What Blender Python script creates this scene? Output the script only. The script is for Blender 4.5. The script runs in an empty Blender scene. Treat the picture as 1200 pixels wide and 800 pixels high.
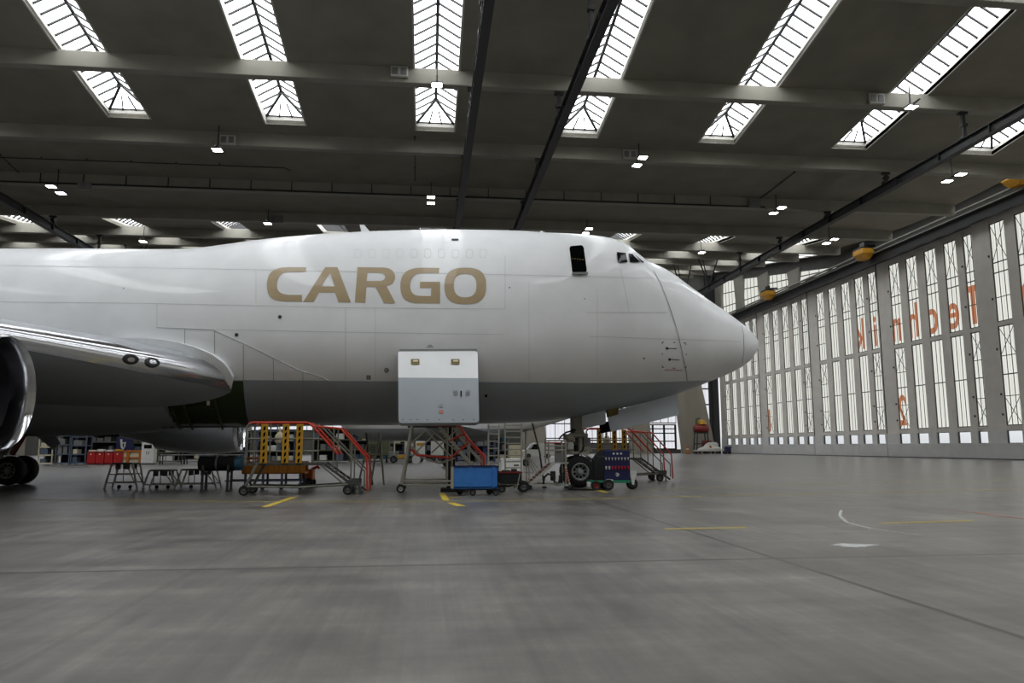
import bpy, bmesh, math, random
from mathutils import Vector, Matrix
from mathutils.bvhtree import BVHTree
random.seed(7)
PI = math.pi
sc = bpy.context.scene
COL = sc.collection

# ------------------------------------------------------------------ camera
F_PX, CAM_H = 890.0, 1.6
def cam_axes(yaw=6.33, pit=7.87, rol=-0.12):
    yaw, pit, rol = map(math.radians, (yaw, pit, rol))
    fw = Vector((math.sin(yaw)*math.cos(pit), math.cos(yaw)*math.cos(pit), math.sin(pit)))
    rt = Vector((math.cos(yaw), -math.sin(yaw), 0))
    up = rt.cross(fw)
    r2 = rt*math.cos(rol) + up*math.sin(rol)
    u2 = up*math.cos(rol) - rt*math.sin(rol)
    return r2, u2, fw
RT, UP, FW = cam_axes()
EYE = Vector((0, 0, CAM_H))
def ray(px, py):
    return RT*((px-600)/F_PX) + UP*((400-py)/F_PX) + FW
def at(px, py, Y=None, X=None, Z=None):
    d = ray(px, py)
    t = X/d.x if X is not None else (Y/d.y if Y is not None else (Z-CAM_H)/d.z)
    return EYE + d*t
def ground(px, py):
    return at(px, py, Z=0)

cam = bpy.data.cameras.new('camera')
cam.sensor_width = 36.0
cam.lens = 36.0*F_PX/1200
cam.clip_end = 600
camo = bpy.data.objects.new('camera', cam)
COL.objects.link(camo)
M4 = Matrix(((RT.x, UP.x, -FW.x), (RT.y, UP.y, -FW.y), (RT.z, UP.z, -FW.z))).to_4x4()
M4.translation = EYE
camo.matrix_world = M4
sc.camera = camo

# ------------------------------------------------------------------ materials
def lin(c):
    c /= 255.0
    return c/12.92 if c <= 0.04045 else ((c+0.055)/1.055)**2.4
def rgb(r, g, b):
    return (lin(r), lin(g), lin(b), 1)
MATS = {}
def new_mat(name):
    m = bpy.data.materials.new(name)
    m.use_nodes = True
    MATS[name] = m
    nt = m.node_tree
    return m, nt, nt.nodes['Principled BSDF']
def paint(name, col, rough=0.5, metal=0.0, var=0.08, scale=3.0, coat=0.0, bump=0.0, stretch=(1, 1, 1)):
    """painted or bare surface with a soft procedural mottle"""
    m, nt, b = new_mat(name)
    tc = nt.nodes.new('ShaderNodeTexCoord')
    mp = nt.nodes.new('ShaderNodeMapping'); mp.inputs['Scale'].default_value = stretch
    no = nt.nodes.new('ShaderNodeTexNoise'); no.inputs['Scale'].default_value = scale; no.inputs['Detail'].default_value = 5
    rp = nt.nodes.new('ShaderNodeValToRGB')
    rp.color_ramp.elements[0].position = .3; rp.color_ramp.elements[1].position = .7
    rp.color_ramp.elements[0].color = tuple(c*(1-var) for c in col[:3])+(1,)
    rp.color_ramp.elements[1].color = tuple(min(1, c*(1+var)) for c in col[:3])+(1,)
    nt.links.new(tc.outputs['Object'], mp.inputs[0]); nt.links.new(mp.outputs[0], no.inputs['Vector'])
    nt.links.new(no.outputs['Fac'], rp.inputs[0]); nt.links.new(rp.outputs[0], b.inputs['Base Color'])
    b.inputs['Roughness'].default_value = rough
    b.inputs['Metallic'].default_value = metal
    b.inputs['Coat Weight'].default_value = coat
    if bump:
        bp = nt.nodes.new('ShaderNodeBump'); bp.inputs['Strength'].default_value = bump
        nt.links.new(no.outputs['Fac'], bp.inputs['Height']); nt.links.new(bp.outputs[0], b.inputs['Normal'])
    return m
def glow(name, col, strength, stripe=0.0, axis='Y', period=0.25):
    """daylit translucent glazing or a lamp face, optionally with fine corrugation lines"""
    m = bpy.data.materials.new(name); m.use_nodes = True; MATS[name] = m
    nt = m.node_tree; nt.nodes.clear()
    out = nt.nodes.new('ShaderNodeOutputMaterial'); e = nt.nodes.new('ShaderNodeEmission')
    e.inputs['Strength'].default_value = strength; e.inputs['Color'].default_value = col
    nt.links.new(e.outputs[0], out.inputs[0])
    if stripe:
        tc = nt.nodes.new('ShaderNodeTexCoord'); sp = nt.nodes.new('ShaderNodeSeparateXYZ')
        mt = nt.nodes.new('ShaderNodeMath'); mt.operation = 'MULTIPLY'; mt.inputs[1].default_value = 2*PI/period
        sn = nt.nodes.new('ShaderNodeMath'); sn.operation = 'SINE'
        rp = nt.nodes.new('ShaderNodeValToRGB')
        rp.color_ramp.elements[0].position = 0.0; rp.color_ramp.elements[1].position = 0.75
        rp.color_ramp.elements[0].color = tuple(c*(1-stripe) for c in col[:3])+(1,)
        rp.color_ramp.elements[1].color = col
        nt.links.new(tc.outputs['Object'], sp.inputs[0]); nt.links.new(sp.outputs[axis], mt.inputs[0])
        nt.links.new(mt.outputs[0], sn.inputs[0]); nt.links.new(sn.outputs[0], rp.inputs[0])
        nt.links.new(rp.outputs[0], e.inputs['Color'])
    return m

SKY_L = 5.2
paint('concrete_roof', rgb(134, 130, 118), .85, var=.12, scale=.35, bump=.1)
paint('concrete_beam', rgb(146, 143, 133), .8, var=.10, scale=.5)
paint('concrete_wall', rgb(150, 144, 132), .85, var=.14, scale=.4, stretch=(1, 1, .2))
paint('dark_wall', rgb(88, 87, 84), .8, var=.12, scale=.4)
paint('tube_mid', rgb(118, 118, 108), .5, .1, var=.15)
paint('hoist_yellow', rgb(206, 148, 38), .5, var=.12)
paint('rail_steel', rgb(42, 43, 44), .6, var=.12, scale=2)
paint('black_steel', rgb(26, 27, 28), .55, var=.15, scale=3)
paint('curb_white', rgb(190, 188, 182), .6, var=.06)
paint('door_grey', rgb(230, 225, 217), .6, var=.06, scale=.6)
paint('door_grey_low', rgb(212, 211, 210), .6, var=.06, scale=.6)
paint('door_frame_dark', rgb(70, 70, 68), .6)
glow('door_print', rgb(190, 126, 94), .6)
glow('skylight_glass', (.96, .985, 1.0, 1), SKY_L)
glow('door_glass', rgb(242, 243, 234), .70, .16, 'Y', .42)
glow('wall_glass', rgb(238, 240, 246), .70, .10, 'X', .9)
glow('added_rooflight_glass', (.96, .985, 1.0, 1), 1.8)  # glow of the added, unseen rooflight that brightens the doors
glow('lamp_white', (1, .97, .9, 1), 22)
glow('lamp_red', (1, .35, .2, 1), 2.0)
m, nt, b = new_mat('clear_pane')
b.inputs['Transmission Weight'].default_value = 1; b.inputs['Roughness'].default_value = .02; b.inputs['IOR'].default_value = 1.02
b.inputs['Base Color'].default_value = (.93, .97, 1, 1)
paint('tarmac_outside', rgb(170, 172, 172), .9)
paint('far_building', rgb(150, 170, 196), .8, var=.2, scale=.1)

# aircraft paint: white above, grey below a waterline, in the aircraft's own coordinates
def aircraft_paint(name, zline, x0, rise, white, grey, coat=.35):
    m, nt, b = new_mat(name)
    tc = nt.nodes.new('ShaderNodeTexCoord'); sp = nt.nodes.new('ShaderNodeSeparateXYZ')
    nt.links.new(tc.outputs['Object'], sp.inputs[0])
    def mth(op, a, c, clamp=False):
        n = nt.nodes.new('ShaderNodeMath'); n.operation = op; n.use_clamp = clamp
        for i, v in enumerate((a, c)):
            if v is None: continue
            if isinstance(v, (int, float)): n.inputs[i].default_value = v
            else: nt.links.new(v, n.inputs[i])
        return n.outputs[0]
    dx = mth('MAXIMUM', mth('SUBTRACT', sp.outputs['X'], x0), 0.0)
    lim = mth('ADD', mth('MULTIPLY', mth('MULTIPLY', dx, dx), rise), zline)
    fac = mth('MULTIPLY', mth('SUBTRACT', sp.outputs['Z'], lim), 120.0, True)
    no = nt.nodes.new('ShaderNodeTexNoise'); no.inputs['Scale'].default_value = .6; no.inputs['Detail'].default_value = 6
    nt.links.new(tc.outputs['Object'], no.inputs['Vector'])
    rp = nt.nodes.new('ShaderNodeValToRGB')
    rp.color_ramp.elements[0].color = (.94, .94, .94, 1); rp.color_ramp.elements[1].color = (1.03, 1.03, 1.03, 1)
    rp.color_ramp.elements[0].position = .35; rp.color_ramp.elements[1].position = .65
    nt.links.new(no.outputs['Fac'], rp.inputs[0])
    mx = nt.nodes.new('ShaderNodeMix'); mx.data_type = 'RGBA'
    mx.inputs['A'].default_value = grey; mx.inputs['B'].default_value = white
    nt.links.new(fac, mx.inputs['Factor'])
    ml = nt.nodes.new('ShaderNodeMix'); ml.data_type = 'RGBA'; ml.blend_type = 'MULTIPLY'; ml.inputs['Factor'].default_value = 1
    nt.links.new(mx.outputs['Result'], ml.inputs['A']); nt.links.new(rp.outputs[0], ml.inputs['B'])
    nt.links.new(ml.outputs['Result'], b.inputs['Base Color'])
    b.inputs['Roughness'].default_value = .42
    b.inputs['Coat Weight'].default_value = coat; b.inputs['Coat Roughness'].default_value = .05
    return m
aircraft_paint('livery', 3.93, 4.2, .0062, rgb(238, 240, 243), rgb(158, 166, 173))
aircraft_paint('jet_livery', 3.0, 6, .0, rgb(226, 226, 222), rgb(150, 154, 156))
paint('panel_white', rgb(238, 240, 243), .3, coat=.3, var=.02)
paint('seam', rgb(150, 152, 152), .6, var=.05)
paint('plug_faint', rgb(222, 223, 224), .5, var=.03)
paint('seam_faint', rgb(200, 202, 202), .5, var=.03)
paint('gold_letters', rgb(176, 156, 122), .4, var=.03, coat=.2)
paint('opening_black', rgb(10, 11, 11), 1.0)
MATS['opening_black'].node_tree.nodes['Principled BSDF'].inputs['Specular IOR Level'].default_value = 0
paint('mark_dark', rgb(40, 42, 44), .6)
paint('mark_red', rgb(190, 110, 95), .6)
paint('mark_olive', rgb(120, 105, 50), .6)
paint('cockpit_glass', rgb(24, 26, 28), .08, var=.02)
MATS['cockpit_glass'].node_tree.nodes['Principled BSDF'].inputs['Specular IOR Level'].default_value = .15
paint('gear_door_grey', rgb(180, 188, 196), .4, var=.08, scale=1.2)
paint('primer_green', rgb(46, 58, 24), .6, var=.2, scale=2)
paint('primer_frame', rgb(64, 70, 38), .6, var=.2)
paint('wing_grey', rgb(158, 163, 168), .45, var=.06, scale=.8)
paint('chrome', rgb(205, 206, 210), .16, 1.0, var=.04, scale=1.5, stretch=(.2, 1, 1))
paint('nacelle_grey', rgb(150, 154, 158), .35, var=.04, coat=.2)
paint('inlet_dark', rgb(66, 64, 70), .35, 0, var=.1)
paint('fan_dark', rgb(40, 41, 44), .4, .7)
paint('tyre', rgb(24, 24, 25), .75, var=.15, scale=8)
paint('hub_grey', rgb(164, 168, 168), .5, .1)
paint('gear_steel', rgb(136, 136, 128), .5, .1, var=.2, scale=6)
paint('hub_dark', rgb(74, 75, 76), .5)
paint('tube_grey', rgb(164, 161, 149), .5, .1, var=.1)
paint('tube_dark', rgb(76, 77, 76), .5, .2, var=.1)
paint('aluminium', rgb(196, 197, 192), .4, .0, var=.1)
paint('red_paint', rgb(196, 62, 44), .45, var=.12, scale=4)
paint('bright_red', rgb(182, 28, 28), .45, var=.1)
paint('dark_red', rgb(120, 34, 32), .5, var=.1)
paint('yellow_paint', rgb(190, 142, 28), .5, var=.15, scale=5)
paint('orange_paint', rgb(190, 104, 26), .5, var=.12)
paint('orange_wood', rgb(200, 130, 44), .6, var=.3, scale=2, stretch=(9, 1, 1))
paint('blue_paint', rgb(56, 124, 204), .5, var=.1, scale=4)
paint('navy_paint', rgb(25, 31, 78), .45, var=.1)
paint('green_paint', rgb(40, 132, 104), .5)
paint('teal_blue', rgb(52, 98, 124), .5)
paint('white_paint', rgb(222, 222, 218), .45, var=.05)
paint('grey_paint', rgb(120, 122, 122), .5, var=.12)
paint('blue_grey', rgb(86, 98, 116), .6, var=.15)
paint('dark_fabric', rgb(24, 26, 27), .85, var=.2)
paint('olive_paint', rgb(88, 92, 66), .6, var=.15)
paint('cream', rgb(214, 206, 178), .6)
paint('marking_yellow', rgb(194, 170, 56), .6, var=.15, scale=6)
paint('marking_faint', rgb(176, 158, 72), .6, var=.3, scale=3)
paint('marking_orange', rgb(176, 96, 66), .6, var=.3, scale=5)
paint('stain_white', rgb(176, 178, 176), .6, var=.25, scale=6)

# polished concrete floor with cast joints
def floor_mat():
    m, nt, b = new_mat('concrete_floor')
    L = nt.links.new
    tc = nt.nodes.new('ShaderNodeTexCoord'); sp = nt.nodes.new('ShaderNodeSeparateXYZ'); L(tc.outputs['Object'], sp.inputs[0])
    def noise(scale, st, det=6, rough=.6):
        mp = nt.nodes.new('ShaderNodeMapping'); mp.inputs['Scale'].default_value = st; L(tc.outputs['Object'], mp.inputs[0])
        n = nt.nodes.new('ShaderNodeTexNoise'); n.inputs['Scale'].default_value = scale; n.inputs['Detail'].default_value = det
        n.inputs['Roughness'].default_value = rough
        L(mp.outputs[0], n.inputs['Vector']); return n.outputs['Fac']
    def mth(op, a, c=None, clamp=False):
        n = nt.nodes.new('ShaderNodeMath'); n.operation = op; n.use_clamp = clamp
        for i, v in enumerate((a, c)):
            if v is None: continue
            if isinstance(v, (int, float)): n.inputs[i].default_value = v
            else: L(v, n.inputs[i])
        return n.outputs[0]
    med = noise(1.6, (1, .45, 1), 6, .7); blot = noise(.42, (1, .8, 1), 8, .68); stre = noise(1.0, (7.0, .09, 1), 6, .72); strx = noise(1.0, (.10, 1.7, 1), 5, .65); fine = noise(9, (1, 1, 1), 3)
    v = mth('ADD', mth('ADD', mth('ADD', mth('MULTIPLY', blot, .40), mth('MULTIPLY', med, .26)), mth('MULTIPLY', stre, .22)), mth('ADD', mth('MULTIPLY', strx, .24), mth('MULTIPLY', fine, .05)))
    rp = nt.nodes.new('ShaderNodeValToRGB')
    e = rp.color_ramp.elements
    e[0].position = .50; e[0].color = rgb(74, 71, 69); e[1].position = .76; e[1].color = rgb(146, 142, 134)
    x = rp.color_ramp.elements.new(.59); x.color = rgb(98, 95, 91)
    x = rp.color_ramp.elements.new(.65); x.color = rgb(114, 111, 105)
    L(v, rp.inputs[0])
    def joint(coord, off, per, wid):
        s = mth('ABSOLUTE', mth('SUBTRACT', mth('FLOORED_MODULO', mth('ADD', coord, off), per), per/2))
        return mth('LESS_THAN', s, wid/2)
    jx = joint(sp.outputs['X'], 3.0+4.0, 8.0, .08)
    jy = joint(sp.outputs['Y'], -10.75+15.0, 30.0, .10)
    jw = mth('MULTIPLY', jx, mth('ADD', mth('MULTIPLY', mth('GREATER_THAN', sp.outputs['X'], 1.0), .65), .3))
    j = mth('MAXIMUM', jw, mth('MULTIPLY', jy, .9))
    mx = nt.nodes.new('ShaderNodeMix'); mx.data_type = 'RGBA'; mx.inputs['B'].default_value = rgb(44, 41, 37)
    L(j, mx.inputs['Factor']); 
    sc_ = noise(.55, (1.3, .5, 1), 3); sc2 = mth('MULTIPLY', mth('MULTIPLY', mth('SUBTRACT', sc_, .66), 9.0, True), .35)
    m2 = nt.nodes.new('ShaderNodeMix'); m2.data_type = 'RGBA'; m2.inputs['B'].default_value = rgb(60, 57, 55)
    L(sc2, m2.inputs['Factor']); L(rp.outputs[0], m2.inputs['A']); L(m2.outputs['Result'], mx.inputs['A'])
    L(mx.outputs['Result'], b.inputs['Base Color'])
    rr = nt.nodes.new('ShaderNodeMapRange'); rr.inputs['From Min'].default_value = .3; rr.inputs['From Max'].default_value = .7
    rr.inputs['To Min'].default_value = .30; rr.inputs['To Max'].default_value = .36; b.inputs['Specular IOR Level'].default_value = .6
    L(blot, rr.inputs['Value']); L(rr.outputs[0], b.inputs['Roughness'])
    bp = nt.nodes.new('ShaderNodeBump'); bp.inputs['Strength'].default_value = .015; L(fine, bp.inputs['Height']); L(bp.outputs[0], b.inputs['Normal'])
floor_mat()

# hazard stripes (yellow/black) for the panel behind the door's low window
def stripes_mat(name, c1, c2, period):
    m, nt, b = new_mat(name); L = nt.links.new
    tc = nt.nodes.new('ShaderNodeTexCoord'); w = nt.nodes.new('ShaderNodeTexWave'); w.bands_direction = 'DIAGONAL'
    w.inputs['Scale'].default_value = period
    mp = nt.nodes.new('ShaderNodeMapping'); L(tc.outputs['Object'], mp.inputs[0]); L(mp.outputs[0], w.inputs['Vector'])
    rp = nt.nodes.new('ShaderNodeValToRGB'); rp.color_ramp.interpolation = 'CONSTANT'
    rp.color_ramp.elements[0].color = c1; rp.color_ramp.elements[1].position = .5; rp.color_ramp.elements[1].color = c2
    L(w.outputs['Fac'], rp.inputs[0]); L(rp.outputs[0], b.inputs['Base Color'])
stripes_mat('hazard_stripes', rgb(214, 170, 60), rgb(236, 232, 214), .8)

# ------------------------------------------------------------------ mesh helpers
class MB:
    """collects shapes (world or local coordinates) and links them as ONE mesh"""
    def __init__(s, off=(0, 0, 0)):
        s.bm = bmesh.new(); s.off = Vector(off)
    def vs(s, pts):
        return [s.bm.verts.new(Vector(p)-s.off) for p in pts]
    def face(s, pts):
        try: s.bm.faces.new(s.vs(pts))
        except ValueError: pass
    def box(s, c, d, rot=None, bev=0.0):
        c = Vector(c); R = rot or Matrix.Identity(3)
        r = bmesh.ops.create_cube(s.bm, size=1)
        vv = r['verts']
        for v in vv:
            v.co = c + R @ Vector((v.co.x*d[0], v.co.y*d[1], v.co.z*d[2])) - s.off
        if bev:
            ed = list({e for v in vv for e in v.link_edges})
            bmesh.ops.bevel(s.bm, geom=ed, offset=bev, segments=2, affect='EDGES', profile=.5)
        return s
    def bb(s, x0, x1, y0, y1, z0, z1, bev=0.0):
        return s.box(((x0+x1)/2, (y0+y1)/2, (z0+z1)/2), (abs(x1-x0), abs(y1-y0), abs(z1-z0)), None, bev)
    def bar(s, p, q, w, h=None, up=(0, 0, 1)):
        p, q = Vector(p), Vector(q); h = h or w
        z = (q-p); ln = z.length; z.normalize(); u = Vector(up)
        if abs(z.dot(u)) > .98: u = Vector((0, 1, 0))
        x = u.cross(z).normalized(); y = z.cross(x)
        R = Matrix((x, y, z)).transposed()
        return s.box((p+q)/2, (w, h, ln), R)
    def tube(s, pts, r, n=8, closed=False, caps=True):
        pts = [Vector(p) for p in pts]; N = len(pts); rings = []
        rr = r if isinstance(r, (list, tuple)) else [r]*N
        prev = None
        for i, p in enumerate(pts):
            a = pts[(i-1) % N] if (closed or i > 0) else p
            c = pts[(i+1) % N] if (closed or i < N-1) else p
            t = (c-a)
            if t.length < 1e-9: t = Vector((0, 0, 1))
            t.normalize()
            if prev is None:
                u = Vector((0, 0, 1)) if abs(t.z) < .9 else Vector((1, 0, 0))
            else: u = prev
            x = (u - t*u.dot(t))
            if x.length < 1e-6: x = t.orthogonal()
            x.normalize(); y = t.cross(x); prev = x
            rings.append(s.vs([p + (x*math.cos(2*PI*k/n)+y*math.sin(2*PI*k/n))*rr[i] for k in range(n)]))
        rng = range(N) if closed else range(N-1)
        for i in rng:
            A, B = rings[i], rings[(i+1) % N]
            for k in range(n):
                s.bm.faces.new((A[k], A[(k+1) % n], B[(k+1) % n], B[k]))
        if not closed and caps:
            s.bm.faces.new(rings[0][::-1]); s.bm.faces.new(rings[-1])
        return s
    def lathe(s, prof, origin, axis='X', n=32, cap=True):
        """prof: (along, radius) pairs about an axis through origin"""
        o = Vector(origin); rings = []
        ax = {'X': (Vector((1, 0, 0)), Vector((0, 1, 0)), Vector((0, 0, 1))),
              'Y': (Vector((0, 1, 0)), Vector((0, 0, 1)), Vector((1, 0, 0))),
              'Z': (Vector((0, 0, 1)), Vector((1, 0, 0)), Vector((0, 1, 0)))}[axis]
        for a, r in prof:
            rings.append(s.vs([o+ax[0]*a+(ax[1]*math.cos(2*PI*k/n)+ax[2]*math.sin(2*PI*k/n))*max(r, 1e-4) for k in range(n)]))
        for A, B in zip(rings, rings[1:]):
            for k in range(n):
                s.bm.faces.new((A[k], A[(k+1) % n], B[(k+1) % n], B[k]))
        if cap:
            s.bm.faces.new(rings[0][::-1]); s.bm.faces.new(rings[-1])
        return s
    def loft(s, rings, closed=True, caps=True):
        rs = [s.vs(r) for r in rings]; n = len(rs[0])
        for A, B in zip(rs, rs[1:]):
            for k in range(n if closed else n-1):
                s.bm.faces.new((A[k], A[(k+1) % n], B[(k+1) % n], B[k]))
        if caps and closed:
            s.bm.faces.new(rs[0][::-1]); s.bm.faces.new(rs[-1])
        return s
    def prism(s, poly, fn, d):
        """polygon of 2-D points mapped by fn to 3-D and extruded along d"""
        d = Vector(d); A = [Vector(fn(p)) for p in poly]
        a = s.vs(A); c = s.vs([p+d for p in A]); n = len(a)
        s.bm.faces.new(a[::-1]); s.bm.faces.new(c)
        for k in range(n): s.bm.faces.new((a[k], a[(k+1) % n], c[(k+1) % n], c[k]))
        return s
    def build(s, name, mat, parent=None, smooth=False, loc=(0, 0, 0), sharp=35):
        bmesh.ops.recalc_face_normals(s.bm, faces=s.bm.faces)
        me = bpy.data.meshes.new(name); s.bm.to_mesh(me); s.bm.free()
        me.materials.append(MATS[mat] if isinstance(mat, str) else mat)
        if smooth:
            for p in me.polygons: p.use_smooth = True
            try: me.set_sharp_from_angle(angle=math.radians(sharp))
            except Exception: pass
        o = bpy.data.objects.new(name, me); COL.objects.link(o); o.location = loc
        if parent: o.parent = parent
        return o
def tag(o, label=None, cat=None, group=None, kind=None):
    if label: o['label'] = label
    if cat: o['category'] = cat
    if group: o['group'] = group
    if kind: o['kind'] = kind
    return o
def thing(name, label, cat, loc=(0, 0, 0), rz=0.0, group=None, kind=None):
    o = bpy.data.objects.new(name, None); COL.objects.link(o)
    o.empty_display_size = .3
    o.location = loc; o.rotation_euler = (0, 0, rz)
    return tag(o, label, cat, group, kind)
def dup(root, loc, rz=None, label=None, group=None):
    r = root.copy(); COL.objects.link(r); r.location = loc
    if rz is not None: r.rotation_euler = (0, 0, rz)
    if label: r['label'] = label
    if group: r['group'] = group
    for ch in list(root.children):
        c = ch.copy(); COL.objects.link(c); c.parent = r
        for g in list(ch.children):
            d = g.copy(); COL.objects.link(d); d.parent = c
    return r
def pchip(xs, ys):
    n = len(xs); h = [xs[i+1]-xs[i] for i in range(n-1)]; d = [(ys[i+1]-ys[i])/h[i] for i in range(n-1)]
    m = [d[0]]+[0 if d[i-1]*d[i] <= 0 else 2*d[i-1]*d[i]/(d[i-1]+d[i]) for i in range(1, n-1)]+[d[-1]]
    def f(x):
        if x <= xs[0]: return ys[0]
        if x >= xs[-1]: return ys[-1]
        i = max(k for k in range(n-1) if xs[k] <= x)
        t = (x-xs[i])/h[i]
        return ((2*t**3-3*t*t+1)*ys[i]+(t**3-2*t*t+t)*h[i]*m[i]+(-2*t**3+3*t*t)*ys[i+1]+(t**3-t*t)*h[i]*m[i+1])
    return f

# ================================================================== THE HANGAR
XL, XR, YN, YF = -112.0, 66.0, -22.0, 168.0
def zc(Y):
    """underside of the sagging concrete roof"""
    d = abs(Y-78.0)
    return 28.3+.0031*d*d if d < 27 else 28.3+.0031*729+.1674*(d-27)

fl = MB(); fl.bb(XL-1, XR+.6, YN-1, YF+1, -.4, 0); tag(fl.build('floor', 'concrete_floor'), 'grey polished concrete hangar floor', 'floor', kind='structure')

SKX = [.35+12.75*k for k in range(-8, 5)]
SKW = 1.65
NEAR = (-14.0, 63.6); FAR = (91.6, 161.0)
# roof slab with the skylight openings left out
c = MB()
XE = 58.5
xs = sorted([XL-1, XE]+[x+s*SKW for x in SKX for s in (-1, 1)])
ys = sorted(set([YN-1, NEAR[0], NEAR[1], FAR[0], FAR[1], YF+1]+[float(v) for v in range(-20, 170, 4)]))
for i in range(len(xs)-1):
    hole = any(abs((xs[i]+xs[i+1])/2-x) < .1 for x in SKX)
    for a, b2 in zip(ys, ys[1:]):
        m_ = (a+b2)/2
        if hole and (NEAR[0] < m_ < NEAR[1] or FAR[0] < m_ < FAR[1]): continue
        c.face([(xs[i], a, zc(a)), (xs[i+1], a, zc(a)), (xs[i+1], b2, zc(b2)), (xs[i], b2, zc(b2))])
bmesh.ops.remove_doubles(c.bm, verts=c.bm.verts, dist=.001)
r = bmesh.ops.extrude_face_region(c.bm, geom=list(c.bm.faces))
for v in r['geom']:
    if isinstance(v, bmesh.types.BMVert): v.co.z += .35
tag(c.build('ceiling', 'concrete_roof'), 'sagging dark concrete hangar roof pierced by skylight strips', 'ceiling', kind='structure')

BEAMS = [31.5, 43.3, 55.0, 65.8, 76.6, 88.2, 100.4, 112.4, 124.4, 136.4, 148.4, 160.4]
ORD = ['first', 'second', 'third', 'fourth', 'fifth', 'sixth', 'seventh', 'eighth', 'ninth', 'tenth', 'eleventh', 'twelfth', 'thirteenth', 'fourteenth']
def zb(Y): return zc(Y)-1.15
def zs(Y): return max(zc(Y)+.5, 32.4)                             # higher roof strip next to the doors
u_ = MB()
for a in range(-22, 168, 5):
    b2 = min(a+5, YF); u_.loft([[(XE-.2, y, zs(y)), (XR+1.5, y, zs(y)), (XR+1.5, y, zs(y)+.3), (XE-.2, y, zs(y)+.3)] for y in (a, b2)])
    u_.loft([[(XE-.3, y, zc(y)+.02), (XE, y, zc(y)+.02), (XE, y, zs(y)+.1), (XE-.3, y, zs(y)+.1)] for y in (a, b2)])
tag(u_.build('ceiling_strip', 'concrete_roof'), 'dark raised roof strip along the hangar doors', 'ceiling', kind='structure')
for i, Y in enumerate(BEAMS):
    b_ = MB(); z = zc(Y)
    b_.bb(XL, XE-.1, Y-.38, Y+.38, z-1.15, z+.1, .05)
    for x in [XL+6+14*k for k in range(12)]:
        b_.bb(x-.02, x+.02, Y-.385, Y+.385, z-1.155, z+.1)
    tag(b_.build('ceiling_beam', 'concrete_beam'), f'concrete roof beam across the hangar, {ORD[i]} counted from the camera end', 'beam', 'roof beams', 'structure')

# skylight strips: hipped patent glazing on a pale curb
def skylight(y0, y1, bar_from, hip0, hip1, bh=.13):
    root = thing('window_skylight', None, None, kind='structure')
    CU, RI = .75, 1.0
    n = max(2, round((y1-y0)/1.06)); Y = [y0+(y1-y0)*i/n for i in range(n+1)]
    cb = MB()
    for s in (-1, 1):
        for a, b_ in zip(Y[::4], Y[4::4]+([Y[-1]] if (len(Y)-1) % 4 else [])):
            x0, x1 = s*SKW, s*(SKW+.13)
            P0 = [(x0, a, zc(a)-.02), (x1, a, zc(a)-.02), (x1, a, zc(a)+CU), (x0, a, zc(a)+CU)]
            P1 = [(x0, b_, zc(b_)-.02), (x1, b_, zc(b_)-.02), (x1, b_, zc(b_)+CU), (x0, b_, zc(b_)+CU)]
            cb.loft([P0, P1])
    for yy, s in ((y0, -1), (y1, 1)):
        cb.bb(-SKW-.13, SKW+.13, yy, yy+s*.13, zc(yy)-.02, zc(yy)+CU)
    cb.build('curb', 'curb_white', root)
    g = MB(); hy0, hy1 = (y0+2.2 if hip0 else y0), (y1-2.2 if hip1 else y1)
    Yg = [y0]+[y for y in Y if hy0 <= y <= hy1]+[y1]
    e = lambda s, y: (s*SKW, y, zc(y)+CU)
    rd = lambda y: (0, y, zc(y)+CU+RI)
    for s in (-1, 1):
        ym = [max(hy0, min(hy1, y)) for y in Yg]
        for a, b_, ma, mb in zip(Yg, Yg[1:], ym, ym[1:]):
            if ma == mb: g.face([e(s, a), e(s, b_), rd(ma)])
            else: g.face([e(s, a), e(s, b_), rd(mb), rd(ma)])
    for hip, yy, hh in ((hip0, y0, hy0), (hip1, y1, hy1)):
        g.face([e(-1, yy), e(1, yy), rd(hh)])
    g.build('glazing', 'skylight_glass', root)
    w = MB()
    yb = [y for y in Y if y >= bar_from]
    for y in yb:
        for s in (-1, 1):
            if hy0 <= y <= hy1: w.bar(Vector(e(s, y))-Vector((0, 0, .08)), Vector(rd(y))-Vector((0, 0, .08)), .14, bh)
            else:
                h = hy0 if y < hy0 else hy1; yy = y0 if y < hy0 else y1
                t = (y-yy)/(h-yy)
                if t > .05: w.bar(Vector(e(s, y))-Vector((0, 0, .05)), Vector((s*SKW*(1-t), y, zc(yy)+CU+RI*t-.08+(zc(h)-zc(yy))*t)), .14, .13)
    w.build('glazing_bar', 'black_steel', root)
    rb = MB(); ry = [max(hy0, bar_from)]+[y for y in yb if hy0 < y < hy1][::5]+[hy1]
    for a, b_ in zip(ry, ry[1:]): rb.bar(Vector(rd(a))-Vector((0, 0, .07)), Vector(rd(b_))-Vector((0, 0, .12)), .24, .22)
    rb.build('ridge_bar', 'black_steel', root)
    for hip, yy, hh in ((hip0, y0, hy0), (hip1, y1, hy1)):
        if not hip: continue
        hb = MB(); d = Vector((0, 0, .1))
        for s in (-1, 1): hb.bar(Vector(e(s, yy))-d, Vector(rd(hh))-d, .2, .18)
        for s in (-.33, .33): hb.bar(Vector((s*SKW, yy, zc(yy)+CU))-d, Vector((s*SKW*.45, yy+(hh-yy)*.55, zc(yy)*.45+zc(hh)*.55+CU+RI*.55))-d, .11, .11)
        hb.bar((-SKW, yy, zc(yy)+CU-.03), (SKW, yy, zc(yy)+CU-.03), .1, .1)
        hb.box(Vector(rd(hh))-Vector((0, 0, .16)), (.5, .3, .2))
        hb.build('hip_bar', 'black_steel', root)
    return root
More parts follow.
